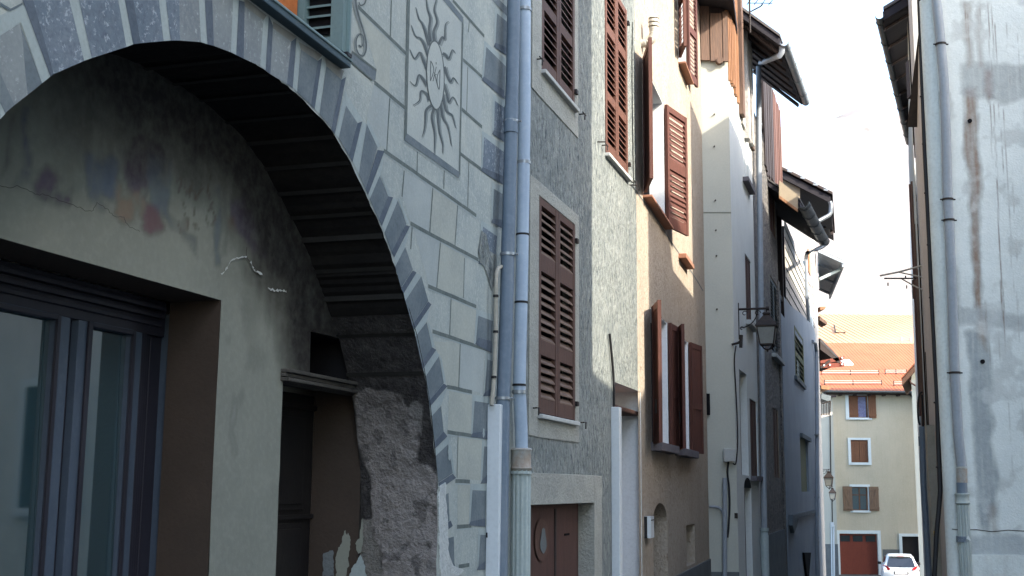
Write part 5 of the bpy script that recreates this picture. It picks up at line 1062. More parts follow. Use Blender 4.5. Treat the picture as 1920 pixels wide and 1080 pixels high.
# ============================================================ house with the red-brown canopy and balcony
hH = thing('canopy_house', 'old stone house far down the left with red-brown timber canopy and iron balcony', 'house', (12, 46, -2.2))
f = MB(); sG1 = WG.uv(1544, 920)[0]; zH = PY(1540, 560, 44).z
qh = WG.pt(sG1, 0, 0); WH = Wall(qh.x, qh.y, 13.6); f.wall(WH, 0, 16, -4, zH + .5, [], .1, 'dark_rubble', out=.0); f.box(WH, 0, 16, -6, -.3, -4, zH + .4, 'plain_house'); build('walls', f, hH)
b = MB(); Yh = 46
b.prism([PY(1538, 640, Yh), PY(1575, 676, Yh), PY(1575, 683, Yh), PY(1538, 655, Yh)], (0, 3, 0), 'dark_timber'); b.prism([PY(1538, 634, Yh), PY(1572, 668, Yh), PY(1574, 676, Yh), PY(1538, 641, Yh)], (0, 3, 0), 'slate_roof')
b.prism([PY(1538, 676, Yh), PY(1583, 668, Yh), PY(1583, 674, Yh), PY(1538, 684, Yh)], (0, .12, 0), 'garage_wood'); b.prism([PY(1538, 681, Yh), PY(1583, 680, Yh), PY(1583, 687, Yh), PY(1538, 690, Yh)], (0, .12, 0), 'garage_wood')
for x, y in ((1545, 685), (1556, 684), (1579, 671), (1579, 683)): c_ = PY(x, y, Yh - .02); b.tube([c_, c_ - Vector((0, .03, 0))], .035, 'window_trim', 8)
b.tube([PY(1538, 690, Yh), PY(1556, 676, Yh)], .05, 'dark_timber', 6); build('timber_canopy', b, hH)
b = MB(); b.prism([PY(1538, 575, Yh), PY(1549, 575, Yh), PY(1546, 580, Yh), PY(1538, 581, Yh)], (0, .8, 0), 'orange_slat'); b.prism([PY(1537, 592, Yh), PY(1551, 605, Yh), PY(1550, 609, Yh), PY(1537, 600, Yh)], (0, .8, 0), 'weathered_board'); build('rafter_ends', b, hH)
b = MB(); Yb = 52; b.prism([PY(1540, 776, Yb), PY(1561, 772, Yb), PY(1560, 778, Yb), PY(1540, 783, Yb)], (0, 2, 0), 'block_wall')
b.tube([PY(1540, 757, Yb), PY(1557, 752, Yb)], .03, 'iron', 6)
for x in (1541, 1544, 1547, 1550, 1553, 1556): b.tube([PY(x, 778, Yb), PY(x, 757 - (x - 1540) * .3, Yb)], .02, 'iron', 6)
b.tube([PY(1557, 752, Yb), PY(1556, 774, Yb)], .03, 'iron', 6); build('balcony', b, hH)
b = MB(); b.prism([PY(1540, 738, Yb), PY(1558, 742, Yb), PY(1558, 750, Yb), PY(1553, 752, Yb), PY(1540, 748, Yb)], (0, 1.2, 0), 'slate_paint'); b.prism([PY(1540, 722, Yb), PY(1556, 727, Yb), PY(1555, 731, Yb), PY(1540, 729, Yb)], (0, 1, 0), 'orange_slat'); build('awning', b, hH)
b = MB(); random.seed(9)
for i in range(40):
    y = 730 + i * 9; x = 1537 + (i * .25) + random.uniform(-1, 1.5); b.xbox(PY(x - 4, y, 44).x, PY(x, y, 44).x, 44, 44.3, PY(x, y + 8, 44).z, PY(x, y, 44).z, 'dark_rubble')
build('corner_stones', b, hH)
lantern('wall_lantern', 'middle-sized black lantern just above the smallest one, against the white end wall', Wall(gX(1546, 45), 45, 17.5), 1542, 880, .22, .52)
lantern('wall_lantern', 'smallest black lantern, right below the middle-sized one, against the white end wall', Wall(gX(1558, 66), 66, 17.5), 1555, 912, .16, .58)
# ============================================================ white house end at the far left
hJ = thing('white_house', 'narrow bright white house end with thin pipes, left of the yellow house', 'house', (18.6, 73.5, -3.4))
YJ = 73.5; x0, x1 = gX(1536, YJ), gX(1566, YJ); f = MB()
f.xbox(x0, x1, YJ, YJ + 2.4, -3.8, PY(1550, 742, YJ).z, 'cream_render'); f.xbox(x0, x1 + .02, YJ - .04, YJ, -3.8, PY(1550, 1020, YJ).z, 'grey_plinth'); build('walls', f, hJ)
p = MB()
for x, r_, y0, y1, m_ in ((1556, .035, 745, 905, 'iron'), (1559, .05, 985, 1085, 'white_pvc'), (1563, .06, 985, 1085, 'white_pvc')): p.tube([PY(x, y0, YJ - .1), PY(x + (2 if y0 < 800 else 1), y1, YJ - .1)], r_, m_, 8)
p.tube([PY(1560, 930, YJ - .1), PY(1561, 985, YJ - .1)], .03, 'iron', 6); p.xbox(PY(1557, 985, YJ).x, PY(1562, 985, YJ).x, YJ - .2, YJ, PY(1557, 988, YJ).z, PY(1557, 979, YJ).z, 'white_pvc'); p.xbox(PY(1547, 752, YJ).x, PY(1566, 752, YJ).x, YJ - .3, YJ, PY(1550, 745, YJ).z, PY(1550, 741, YJ).z, 'dark_timber'); build('pipes', p, hJ)
# ============================================================ yellow house closing the street
YK = 76.0
hK = thing('yellow_house', 'pale yellow house closing the street, orange roof, three windows and brown garage door', 'house', (22.5, YK, -3.47))
K = lambda x, y, d=0: PY(x, y, YK - d)
def kr(x0, y0, x1, y1): a = K(x0, y1); b_ = K(x1, y0); return (a.x, b_.x, a.z, b_.z)
WK = Wall(0, YK, 90)
xL, xR = K(1550, 900).x, K(1745, 900).x + 3; zEv = K(1640, 737).z
holes = {'w1': kr(1592, 741, 1627, 783), 'w2': kr(1596, 825, 1627, 867), 'w3': kr(1598, 913, 1627, 957), 'g': kr(1576, 1001, 1645, 1073), 'd': kr(1694, 1006, 1728, 1079)}
hl = [(a, b_, c_ if k_ not in 'gd' else -3.9, d_, .22) for k_, (a, b_, c_, d_) in holes.items()]
f = MB(); f.wall(WK, xL, xR, -4, zEv, hl, .22, 'yellow_render', 'window_trim', back='dark_void')
zp = K(1660, 1030).z; gx = holes['g']; dx = holes['d']
for a, b_ in ((xL, gx[0] - .28), (gx[1] + .28, dx[0] - .2), (dx[1], xR)): f.box(WK, a, b_, .0, .015, -4, zp, 'grey_plinth')
f.xbox(xL, xR, YK + .3, YK + 9, -4, zEv - .02, 'plain_house'); build('walls', f, hK)
def trim(R, wsd, wt, wb, parent, th=.05, skip_b=False):
    a, b_, c_, d_ = R; g_ = MB(); g_.box(WK, a - wsd, a, .0, th, c_ if skip_b else c_ - wb, d_ + wt, 'window_trim'); g_.box(WK, b_, b_ + wsd, .0, th, c_ if skip_b else c_ - wb, d_ + wt, 'window_trim'); g_.box(WK, a, b_, .0, th, d_, d_ + wt, 'window_trim')
    if not skip_b: g_.box(WK, a, b_, .0, th + .05, c_ - wb, c_, 'window_trim')
    return build('window_trim', g_, parent)
def plank_leaf(parent, a, b_, c_, d_, o, mf, brace=True, dirn=1):
    g_ = MB(); n = 4
    for i in range(n): g_.box(WK, a + (b_ - a) * i / n + .006, a + (b_ - a) * (i + 1) / n - .006, o, o + .03, c_, d_, mf)
    g_.box(WK, a, b_, o - .01, o + .006, c_, d_, 'dark_timber')
    for z in (c_ + .12, d_ - .22): g_.box(WK, a, b_, o + .03, o + .06, z, z + .11, mf)
    if brace:
        p0, p1 = (a + .05, b_ - .05) if dirn > 0 else (b_ - .05, a + .05)
        g_.prism([WK.pt(p0, o + .03, d_ - .24), WK.pt(p0 + .1 * dirn, o + .03, d_ - .24), WK.pt(p1, o + .03, c_ + .24), WK.pt(p1 - .1 * dirn, o + .03, c_ + .24)], WK.n * .025, mf)
    return build('shutter', g_, parent)
def casement(R, cur=False):
    a, b_, c_, d_ = R; g_ = MB(); o = -.18
    for x in (a, (a + b_) / 2 - .03, b_ - .07): g_.box(WK, x, x + .07, o, o + .05, c_, d_, 'plank_shutter')
    for z in (c_, (c_ + d_) / 2 + .2, d_ - .07): g_.box(WK, a, b_, o, o + .045, z, z + .05, 'plank_shutter')
    wd = build('window', g_, hK); g_ = MB(); g_.box(WK, a, b_, o - .01, o + .01, c_, d_, 'window_glass'); build('glass_pane', g_, wd)
    if cur: g_ = MB(); g_.box(WK, (a + b_) / 2 - .02, b_ - .12, o + .055, o + .06, c_ + .05, d_ - .1, 'curtain'); build('curtain', g_, wd)
    return wd
a, b_, c_, d_ = holes['w1']; w1 = casement(holes['w1'], True); trim(holes['w1'], .2, .1, .12, w1); plank_leaf(w1, a + .02, a + .62, c_ + .02, d_ - .02, -.12, 'plank_shutter', False)
b1 = K(1642, 760).x; plank_leaf(w1, b_ - .02, b1, c_ - .02, d_ + .04, .06, 'plank_shutter', False)
a, b_, c_, d_ = holes['w2']; w2 = casement(holes['w2']); trim(holes['w2'], .17, .13, .15, w2); m_ = (a + b_) / 2
plank_leaf(w2, a + .01, m_ - .01, c_ + .01, d_ - .01, -.06, 'plank_shutter', False); plank_leaf(w2, m_ + .01, b_ - .01, c_ + .01, d_ - .01, -.06, 'plank_shutter', False)
a, b_, c_, d_ = holes['w3']; w3 = casement(holes['w3']); trim(holes['w3'], .12, .15, .12, w3)
plank_leaf(w3, K(1580, 930).x, K(1597, 930).x, c_ - .02, d_ + .02, .06, 'grey_shutter', True, 1); plank_leaf(w3, K(1629, 930).x, K(1647, 930).x, c_ - .02, d_ + .02, .06, 'grey_shutter', True, -1)
a, b_, c_, d_ = gx; g_ = MB(); g_.box(WK, a, b_, -.2, -.16, -3.9, d_, 'garage_wood')
for i in range(5): z = -3.45 + i * .36; g_.box(WK, a, b_, -.16, -.15, z, z + .33, 'garage_wood')
gdoor = build('garage_door', g_, hK); trim((a, b_, -3.9, d_), .19, .2, 0, gdoor, skip_b=True)
g_ = MB(); wdt = (b_ - a)
for i in range(3): g_.box(WK, a + wdt * (.04 + i * .335), a + wdt * (.04 + i * .335 + .25), -.155, -.145, d_ - .48, d_ - .12, 'car_glass')
build('garage_panes', g_, gdoor)
a, b_, c_, d_ = dx; g_ = MB(); g_.box(WK, a, b_, -.2, -.17, -3.9, d_, 'black_door_paint'); do_ = build('door', g_, hK); trim((a, b_, -3.9, d_), .18, .17, 0, do_, skip_b=True)
# roof of the yellow house: eave, gutter, snow guards, skylight
ev0 = Vector((xL - .3, YK - .6, zEv + .12)); sl_ = .42
ridge_y = YK + 9.2; zf = lambda y: ev0.z + (y - ev0.y) * sl_
f = MB(); f.prism([(xL - .3, ev0.y, ev0.z), (xR + .3, ev0.y, ev0.z), (xR + .3, ridge_y, zf(ridge_y)), (xL - .3, ridge_y, zf(ridge_y))], (0, 0, -.14), 'orange_roof')
f.prism([(xL - .3, ridge_y, zf(ridge_y) - .01), (xR + .3, ridge_y, zf(ridge_y) - .01), (xR + .3, ridge_y + 8, zf(ridge_y) - 3.5), (xL - .3, ridge_y + 8, zf(ridge_y) - 3.5)], (0, 0, -.14), 'orange_roof')
for i in range(46):
    x = xL - .2 + i * (xR - xL + .4) / 45; f.prism([(x, ev0.y, ev0.z + .003), (x + .03, ev0.y, ev0.z + .003), (x + .03, ridge_y, zf(ridge_y) + .003), (x, ridge_y, zf(ridge_y) + .003)], (0, 0, .018), 'orange_roof')
rK = build('roof', f, hK)
g_ = MB(); g_.tube([Vector((xL - .3, ev0.y - .08, ev0.z - .10)), Vector((xR + .3, ev0.y - .08, ev0.z - .12))], .085, 'zinc_dark', 10); build('gutter', g_, rK)
g_ = MB(); g_.box(WK, xL, xR, .0, .5, zEv - .12, zEv - .02, 'dark_timber')
i = 0
while xL + i * .9 < xR: g_.box(WK, xL + i * .9, xL + i * .9 + .12, .0, .5, zEv - .2, zEv - .12, 'dark_timber'); i += 1
build('eaves', g_, hK)
def onroof(x, y): # pixel -> roof plane
    r = ray(x, y); k_ = (ev0.z - EYE - ev0.y * sl_) / (r.z - r.y * sl_); return Vector((r.x * k_, r.y * k_, EYE + r.z * k_))
for xa, xb, y in ((1541, 1648, 703), (1660, 1700, 702), (1546, 1653, 722), (1676, 1716, 724)):
    A_, B_ = onroof(xa, y), onroof(xb, y); g_ = MB(); up = Vector((0, 0, .14)); g_.tube([A_ + up, B_ + up], .035, 'block_wall', 6); g_.tube([A_ + up * 1.9, B_ + up * 1.9], .025, 'block_wall', 6)
    n = max(2, int((B_ - A_).length / 1.4))
    for i in range(n + 1): c_ = A_.lerp(B_, i / n); g_.tube([c_, c_ + up * 2.4], .03, 'iron', 6)
    build('snow_guard', g_, rK)
A_ = onroof(1583, 685); B_ = onroof(1593, 677); g_ = MB(); g_.prism([(A_.x, A_.y, A_.z), (B_.x, A_.y, A_.z), (B_.x, B_.y, B_.z), (A_.x, B_.y, B_.z)], (0, 0, .09), 'window_trim'); g_.prism([(A_.x + .08, A_.y + .1, A_.z + .05), (B_.x - .08, A_.y + .1, A_.z + .05), (B_.x - .08, B_.y - .1, B_.z - .04), (A_.x + .08, B_.y - .1, B_.z - .04)], (0, 0, .055), 'lavender_render'); build('skylight', g_, rK)
# higher roof behind
hK2 = thing('upper_house', 'house whose long pale yellow roof rises behind the orange roof', 'house', (24, 95, -3.5))
Y0, Y1 = YK + 12, YK + 28; a_ = PY(1540, 646, Y0); zt_ = PY(1640, 590, Y1).z; x0, x1 = PY(1500, 620, Y0).x, PY(1900, 620, Y0).x; f = MB()
f.prism([(x0, Y0, a_.z), (x1, Y0, a_.z + .1), (x1, Y1, zt_), (x0, Y1, zt_)], (0, 0, -.2), 'yellow_roof'); f.prism([(x0, Y1, zt_ - .01), (x1, Y1, zt_ - .01), (x1, Y1 + 12, zt_ - 6), (x0, Y1 + 12, zt_ - 6)], (0, 0, -.2), 'yellow_roof')
for i in range(38): x = x0 + i * (x1 - x0) / 37; f.prism([(x, Y0, a_.z + .02), (x + .04, Y0, a_.z + .02), (x + .04, Y1, zt_ + .01), (x, Y1, zt_ + .01)], (0, 0, .03), 'yellow_roof')
r_ = build('roof', f, hK2); f = MB(); f.tube([Vector((x0, Y0 - .1, a_.z - .1)), Vector((x1, Y0 - .1, a_.z))], .11, 'red_timber', 8); build('gutter', f, r_)
f = MB(); f.xbox(x0 + .3, x1 - .3, Y0 + .8, Y1 + 10, -4, a_.z - .2, 'yellow_render'); build('walls', f, hK2)
f = MB()
def onr2(x, y):
    sl2 = (zt_ - a_.z) / (Y1 - Y0); r = ray(x, y); k_ = (a_.z - EYE - Y0 * sl2) / (r.z - r.y * sl2); return Vector((r.x * k_, r.y * k_, EYE + r.z * k_))
g0, g1, g2 = onr2(1564, 614), onr2(1567, 626), onr2(1585, 626); f.tube([g0 + Vector((0, 0, .2)), g1 + Vector((0, 0, .1)), g2 + Vector((0, 0, .1))], .06, 'iron', 6)
for x in (1690, 1707): c_ = onr2(x, 640); f.tube([c_, c_ + Vector((0, 0, .3))], .1, 'sill_white', 8)
build('roof_hooks', f, hK2)
# ============================================================ white hatchback seen from behind
def ring_pts(w_, zb, zs, zt, rt, n=24):
    """half-section outline from the sill up over the roof; w_: half width at belt, rt: half width at roof"""
    pts = [(w_ * .93, zb), (w_, zb + .12), (w_ * 1.0, (zb + zs) / 2), (w_ * .985, zs)]
    for t in np.linspace(0, 1, 7)[1:]: a = t * math.pi / 2; pts.append((rt + (w_ * .985 - rt) * (1 - t) ** .9 if t < .55 else (rt + (w_ * .985 - rt) * (1 - .55) ** .9) * math.cos((t - .55) / .45 * math.pi / 2) ** .6, zs + (zt - zs) * math.sin(a) ** (1.0)))
    return pts
def car(px, py, Y, label):
    c0 = PY(px, py, Y); gz = ground_z(Y); t = thing('parked_car', label, 'car', (c0.x, Y, gz)); X = c0.x
    HW = .82; secs = [(0.0, .30, .62, .80, .70), (.04, .24, .78, .92, .72), (.10, .20, .88, 1.02, .74), (.22, .18, .92, 1.22, .66), (.42, .18, .93, 1.42, .60), (.8, .18, .94, 1.475, .60), (1.6, .18, .93, 1.48, .60), (2.2, .18, .92, 1.38, .58), (2.75, .18, .90, 1.0, .66), (3.2, .20, .84, .88, .68), (3.5, .26, .70, .76, .64)]
    b = MB(); rings = []
    for (y, zb, zs, zt, rt) in secs:
        w_ = HW * (1 if .1 < y < 3 else .96 if y > 3 else .93 + y * .6)
        side = [(w_ * .9, zb), (w_ * .985, zb + .10), (w_, (zb + zs) / 2 + .05), (w_ * .97, zs), (max(rt, .5) * 1.06 + .02, zs + (zt - zs) * .45), (rt, zs + (zt - zs) * .82), (rt * .86, zt - .015), (rt * .45, zt), (0, zt + .005)]
        pts = [(X + a, Y + y, gz + z) for a, z in side] + [(X - a, Y + y, gz + z) for a, z in reversed(side[:-1])]
        rings.append(len(b.v)); b.v += pts
    n = len(side) * 2 - 1; b.mi('car_white')
    for i in range(len(rings) - 1):
        for j in range(n - 1): b.f.append((rings[i] + j, rings[i] + j + 1, rings[i + 1] + j + 1, rings[i + 1] + j)); b.m.append(0)
        b.f.append((rings[i] + n - 1, rings[i], rings[i + 1], rings[i + 1] + n - 1)); b.m.append(0)
    b.f.append(tuple(rings[0] + j for j in range(n))); b.m.append(0); b.f.append(tuple(rings[-1] + j for j in reversed(range(n)))); b.m.append(0)
    body = build('body', b, t, smooth=True, auto=50)
    L = lambda x, y, z: Vector((X + x, Y + y, gz + z))
    def patch(pts, th, m): g_ = MB(); g_.prism([L(*p_) for p_ in pts], (0, -th, 0), m); return g_
    g_ = patch([(-.62, .085, .98), (-.56, .21, 1.20), (-.50, .335, 1.36), (.50, .335, 1.36), (.56, .21, 1.20), (.62, .085, .98), (.55, .07, .935), (0, .06, .92), (-.55, .07, .935)], .03, 'car_glass'); rw = build('rear_window', g_, t)
    g_ = MB(); g_.tube([L(.02, .03, .955), L(-.16, .10, .99), L(-.26, .14, 1.02)], .012, 'car_black', 6); build('wiper', g_, rw)
    g_ = MB(); g_.hexa([L(-.54, .25, 1.40), L(.54, .25, 1.40), L(.52, .5, 1.45), L(-.52, .5, 1.45), L(-.53, .25, 1.44), L(.53, .25, 1.44), L(.5, .5, 1.50), L(-.5, .5, 1.50)], 'car_white'); sp = build('spoiler', g_, t, bevel=.015)
    g_ = MB(); g_.box(Wall(X, Y + .24, 90), -.14, .14, 0, .01, gz + 1.405, gz + 1.425, 'tail_red'); build('brake_light', g_, sp)
    for s_ in (-1, 1):
        g_ = MB(); q = [(s_ * .80, .10, .80), (s_ * .79, .16, 1.01), (s_ * .66, .06, 1.0), (s_ * .48, .01, .87), (s_ * .50, -.0, .80)]; g_.prism([L(*p_) for p_ in q], (0, -.035, 0), 'tail_red'); build('tail_light', g_, t, bevel=.01)
        g_ = MB(); g_.prism([L(s_ * .70, 1.0, .97), L(s_ * .625, 1.0, 1.36), L(s_ * .62, 1.9, 1.36), L(s_ * .71, 2.35, .97)], (s_ * .03, 0, 0), 'car_glass'); build('side_window', g_, t)
        g_ = MB(); g_.hexa([L(s_ * .80, 2.05, .94), L(s_ * .98, 2.05, .94), L(s_ * .98, 2.15, .94), L(s_ * .80, 2.15, .94), L(s_ * .80, 2.05, 1.06), L(s_ * .97, 2.05, 1.07), L(s_ * .97, 2.15, 1.07), L(s_ * .80, 2.15, 1.06)], 'car_black'); build('wing_mirror', g_, t, bevel=.02)
        for y in (.62, 2.95):
            g_ = MB(); g_.tube([L(s_ * .62, y, .29), L(s_ * .81, y, .29)], .29, 'tyre', 24); wh = build('wheel', g_, t, smooth=True); g_ = MB(); g_.tube([L(s_ * .805, y, .29), L(s_ * .825, y, .29)], .18, 'chrome', 16); build('rim', g_, wh)
    g_ = MB(); g_.box(Wall(X, Y, 90), -.27, .27, 0, .015, gz + .62, gz + .73, 'plate_white'); pl_ = build('number_plate', g_, t)
    g_ = MB(); g_.box(Wall(X, Y, 90), -.33, .33, -.02, .004, gz + .60, gz + .75, 'chrome'); build('plate_surround', g_, t)
    g_ = MB(); g_.box(Wall(X, Y, 90), -.70, .70, -.05, .03, gz + .22, gz + .42, 'car_black'); build('bumper', g_, t, bevel=.02)
    g_ = MB()
    for s_ in (-1, 1): g_.prism([L(.0, .0, .87), L(s_ * .035, 0, .84), L(s_ * .03, 0, .825), L(0, 0, .85)], (0, -.02, 0), 'chrome')
    build('badge', g_, t); t.rotation_euler.z = -rad(15)
car(1690, 1078, 57.5, 'small white hatchback with red tail lights parked before the yellow house')
# ============================================================ right-hand side
WR = Wall(3.85, 11.0, 90.0)
R0 = PY(1776, 930, 11.0).x
WR = Wall(R0, 11.0, 90.0); zRT = 6.15 + .1
hR = thing('stained_house', 'pale concrete house wall on the right with long rust and damp streaks', 'house', (R0 + 2, 11, -.54))
rs = lambda pts: [WR.uv(x, y) for x, y in pts]
TOP = -60
ST = [(rs([(1808, 165), (1830, 165), (1838, 300), (1842, 540), (1838, 580), (1826, 575), (1820, 400), (1806, 260)]), (.23, .165, .125), 1.0), (rs([(1845, 130), (1862, 130), (1866, 185), (1856, 195), (1848, 180)]), (.21, .12, .08), .95),
      (rs([(1800, 120), (1925, 120), (1925, 185), (1870, 190), (1830, 185), (1800, 175)]), (.28, .31, .32), .55), (rs([(1812, 625), (1850, 620), (1858, 700), (1862, 840), (1872, 900), (1868, 960), (1850, 1000), (1836, 985), (1830, 900), (1820, 700)]), (.24, .275, .29), .85),
      (rs([(1835, 560), (1846, 600), (1850, 660), (1838, 640), (1834, 600)]), (.27, .19, .12), .8), (rs([(1855, 950), (1875, 945), (1872, 1000), (1856, 1000)]), (.27, .20, .15), .5), (rs([(1805, 0), (1822, 0), (1824, 120), (1812, 130)]), (.33, .27, .22), .6),
      (rs([(1780, 590), (1800, 575), (1925, 590), (1925, 615), (1800, 612)]), (.34, .37, .39), .6), (rs([(1832, 20), (1842, 10), (1844, 125), (1834, 130)]), (.32, .22, .17), .5), (rs([(1740, 495), (1795, 500), (1798, 600), (1740, 570)]), (.28, .32, .34), .6), (rs([(1795, 1000), (1925, 1005), (1925, 1090), (1795, 1090)]), (.38, .42, .44), .7)]
DR = []
random.seed(11)
for x, y0, y1, w_, al in ((1808, 0, 90, 1.5, .7), (1851, 0, 135, 1.2, .9), (1858, 5, 140, 1.2, .9), (1864, 40, 130, 1.0, .8), (1855, 190, 300, 1.3, .9), (1862, 190, 340, 1.2, .9), (1868, 330, 640, 1.5, .9), (1873, 190, 380, .8, .7), (1880, 200, 560, .9, .6), (1886, 40, 300, .7, .5), (1876, 520, 680, 1.4, .9), (1846, 560, 650, 1.8, .9), (1852, 600, 700, 1.2, .8), (1828, 540, 600, 1.4, .8), (1895, 300, 620, .7, .4), (1905, 540, 900, .8, .4), (1908, 60, 250, .6, .4), (1838, 0, 60, 1.2, .7), (1815, 20, 120, 1.2, .6), (1871, 600, 690, 1.0, .8), (1888, 700, 900, .8, .4)):
    (a, z1_), (_, z0_) = WR.uv(x, y0), WR.uv(x + 2, y1); DR.append((a, z0_, z1_, w_ / 207, al))
def paintR(S, Z):
    A = np.zeros(S.shape + (4,)); wx = (fbm(S, Z, 6, 11) - .5) * .07; wz_ = (fbm(S, Z, 6, 12) - .5) * .12; vs = fbm(S, Z * .06, 40, 3)
    for poly, c_, al in ST: blend(A, c_, np.clip(.5 - sdf(poly, S + wx, Z + wz_) / .05, 0, 1) * al * np.clip(.45 + vs * .9, 0, 1))
    for a, z0_, z1_, w_, al in DR:
        xx = S - a + (fbm(S * 0, Z, 3, int(a * 100)) - .5) * .03; blend(A, (.19, .125, .09), np.clip(1.2 - np.abs(xx) / w_, 0, 1) * np.clip((Z - z0_) / .25, 0, 1) * np.clip((z1_ - Z) / .05, 0, 1) * al * np.clip(.3 + vs * 1.2, 0, 1))
    fl = fbm(S, Z, 5, 21); blend(A, (.70, .72, .70), np.clip((fl - .62) * 8, 0, 1) * .4); return A
gR = grid(WR, .10, 1.5, -1.2, zRT, .011, [], paintR, lambda S, Z: (fbm(S, Z, 4, 8) - .5) * .008, 'stained_concrete')
rw_ = build('front_wall', gR, hR, smooth=True)
f = MB(); k = 8
arc = [WR.pt(.10 * (1 - math.cos(t)), -.10 * (1 - math.sin(t)), 0) for t in np.linspace(0, math.pi / 2, k)]
for i in range(k - 1): f.face([arc[i] + Vector((0, 0, -1.2)), arc[i + 1] + Vector((0, 0, -1.2)), arc[i + 1] + Vector((0, 0, zRT)), arc[i] + Vector((0, 0, zRT))], 'concrete_plain')
f.box(WR, 1.5, 7, -.05, .0, -1.2, zRT, 'concrete_plain'); WRs = Wall(WR.pt(0, -.1, 0).x, 11.1, 18.0)
f.wall(WRs, 0, 3.82, -1.5, zRT, [], .1, 'block_wall'); f.prism([WRs.pt(.05, .3, -1.5), WRs.pt(3.8, .3, -1.5), WRs.pt(3.8, 6, -1.5), Vector((R0 + 6.9, 11.1, -1.5))], (0, 0, zRT + 1.48), 'plain_house')
f.face([WR.pt(0, 0, zRT), WR.pt(7, 0, zRT), WR.pt(7, -4.2, zRT), WR.pt(1.2, -4.2, zRT)], 'slate_roof')
f.box(WR, .10, 7, -.02, .012, -1.2, WR.uv(1850, 1040)[1], 'concrete_plain'); build('side_walls', f, hR, smooth=True)
for sw, zw in ((2.9, 1.3), (2.9, 4.0), (5.0, 1.3), (5.0, 4.0)):  # unseen windows added to show as reflections in the arch glass
    f = MB(); f.box(WR, sw, sw + 1.0, .0, .02, zw, zw + 1.5, 'dark_void'); f.box(WR, sw - .12, sw, .0, .05, zw - .1, zw + 1.6, 'window_trim'); f.box(WR, sw + 1, sw + 1.12, .0, .05, zw - .1, zw + 1.6, 'window_trim'); f.box(WR, sw, sw + 1, .0, .05, zw + 1.5, zw + 1.6, 'window_trim'); f.box(WR, sw, sw + 1, .0, .08, zw - .1, zw, 'window_trim'); f.box(WR, sw + .47, sw + .53, .02, .05, zw, zw + 1.5, 'window_trim'); build('window', f, hR)
f = MB()
for x, y in ((1818, 227), (1842, 678)): c_ = WR.P(x, y, .004); f.tube([c_, c_ + Vector((0, -.012, 0))], .02, 'dark_void', 12)
brush(f, WR, [(1785, 992), (1800, 994), (1830, 993), (1860, 997), (1890, 994), (1922, 996)], 1.6, 1.6, 'crack', .006); build('wall_holes', f, hR)
p = MB(); pts = [(1752, -60), (1756, 0), (1764, 80), (1770, 150), (1774, 250), (1777, 375), (1780, 420), (1785, 540), (1790, 700), (1797, 820), (1803, 875)]
p.tube([WR.P(x, y, .07) for x, y in pts], .044, 'pipe_grey', 14); pr = build('downpipe', p, hR, smooth=True)
for x, y in ((1764, 83), (1777, 374), (1779.5, 413), (1790, 699)):
    b = MB(); c_ = WR.P(x, y, .07); b.tube([c_ - Vector((0, 0, .009)), c_ + Vector((0, 0, .009))], .051, 'iron', 14); b.tube([c_ - WR.e * .07, c_ + WR.e * .07], .007, 'iron', 6); build('pipe_clamp', b, pr, smooth=True)
b = MB(); 
for y0, y1, m_ in ((878, 905, 'rusty_collar'), (905, 925, 'blue_pipe')): b.tube([WR.P(1803.3, y0, .07), WR.P(1804, y1, .07)], .046, m_, 14)
c_ = WR.P(1804, 925, .07); b.tube([c_ + Vector((0, 0, z)) for z in (.0, -.01, -.02, -.075, -.085, -.1)], [.062, .066, .058, .058, .066, .05], 'ribbed_iron', 20); build('pipe_socket', b, pr, smooth=True, auto=60)
b = MB(); b.mi('ribbed_iron'); cb = WR.P(1805, 945, .07)
for z in (cb.z, -1.2):
    for j in range(48): a = 2 * math.pi * j / 48; rr = .049 + (.003 if j % 4 < 2 else -.003); b.v.append((cb.x + math.cos(a) * rr, cb.y + math.sin(a) * rr, z))
for j in range(48): b.f.append((j, (j + 1) % 48, 48 + (j + 1) % 48, 48 + j)); b.m.append(0)
rb = build('ribbed_pipe', b, pr)
b = MB(); c_ = WR.P(1805, 1011, .07); b.tube([c_ - Vector((0, 0, .025)), c_ + Vector((0, 0, .025))], .054, 'slate_paint_worn', 14); b.prism([c_ + Vector((.012, -.056, .005)), c_ + Vector((.05, -.054, -.01)), c_ + Vector((.03, -.056, .035))], (0, -.004, 0), 'paper_white'); build('torn_sticker', b, rb)
# flat strips running down the side of the house: boards, trunking and cables
YS = 12.0
def strip_thing(name, label, cat, pts, r, m, Y=YS, box=None):
    Y = 11.15 if 'bundle' in name else Y; b = MB()
    if box:
        for i in range(len(pts) - 1):
            A_, B_ = PY(*pts[i], Y), PY(*pts[i + 1], Y); b.prism([A_, A_ + Vector((box, 0, 0)), B_ + Vector((box, 0, 0)), B_], (0, .06, 0), m)
    else: b.tube([PY(x, y, Y) for x, y in pts], r, m, 8)
    return build(name, b, label=label, cat=cat, loc=tuple(PY(*pts[-1], Y)), smooth=not box)
cab = strip_thing('black_cable_bundle', 'thick black cable bundle running the full height beside the stained wall', 'cable', [(1722, -40), (1725, 40), (1728, 120), (1731, 200), (1734, 280), (1738, 360), (1743, 460), (1746, 540), (1751, 630), (1757, 740), (1760, 850), (1763, 920), (1760, 960), (1756, 1000), (1752, 1085)], .022, 'black_rubber')
for x, y in ((1728, 85), (1731, 181), (1735, 270), (1739, 362), (1744, 459), (1748, 558), (1754, 650), (1757, 755), (1761, 876)): b = MB(); c_ = PY(x, y, 11.14); b.tube([c_ - Vector((.03, 0, 0)), c_ + Vector((.04, 0, 0))], .009, 'iron', 6); build('cable_clip', b, cab)
strip_thing('white_trunking', 'long off-white trunking low down, left of the thick black cable bundle', 'trunking', [(1737, 797), (1741, 880), (1746, 960), (1754, 1085)], 0, 'conduit_beige', 13.0, .085)
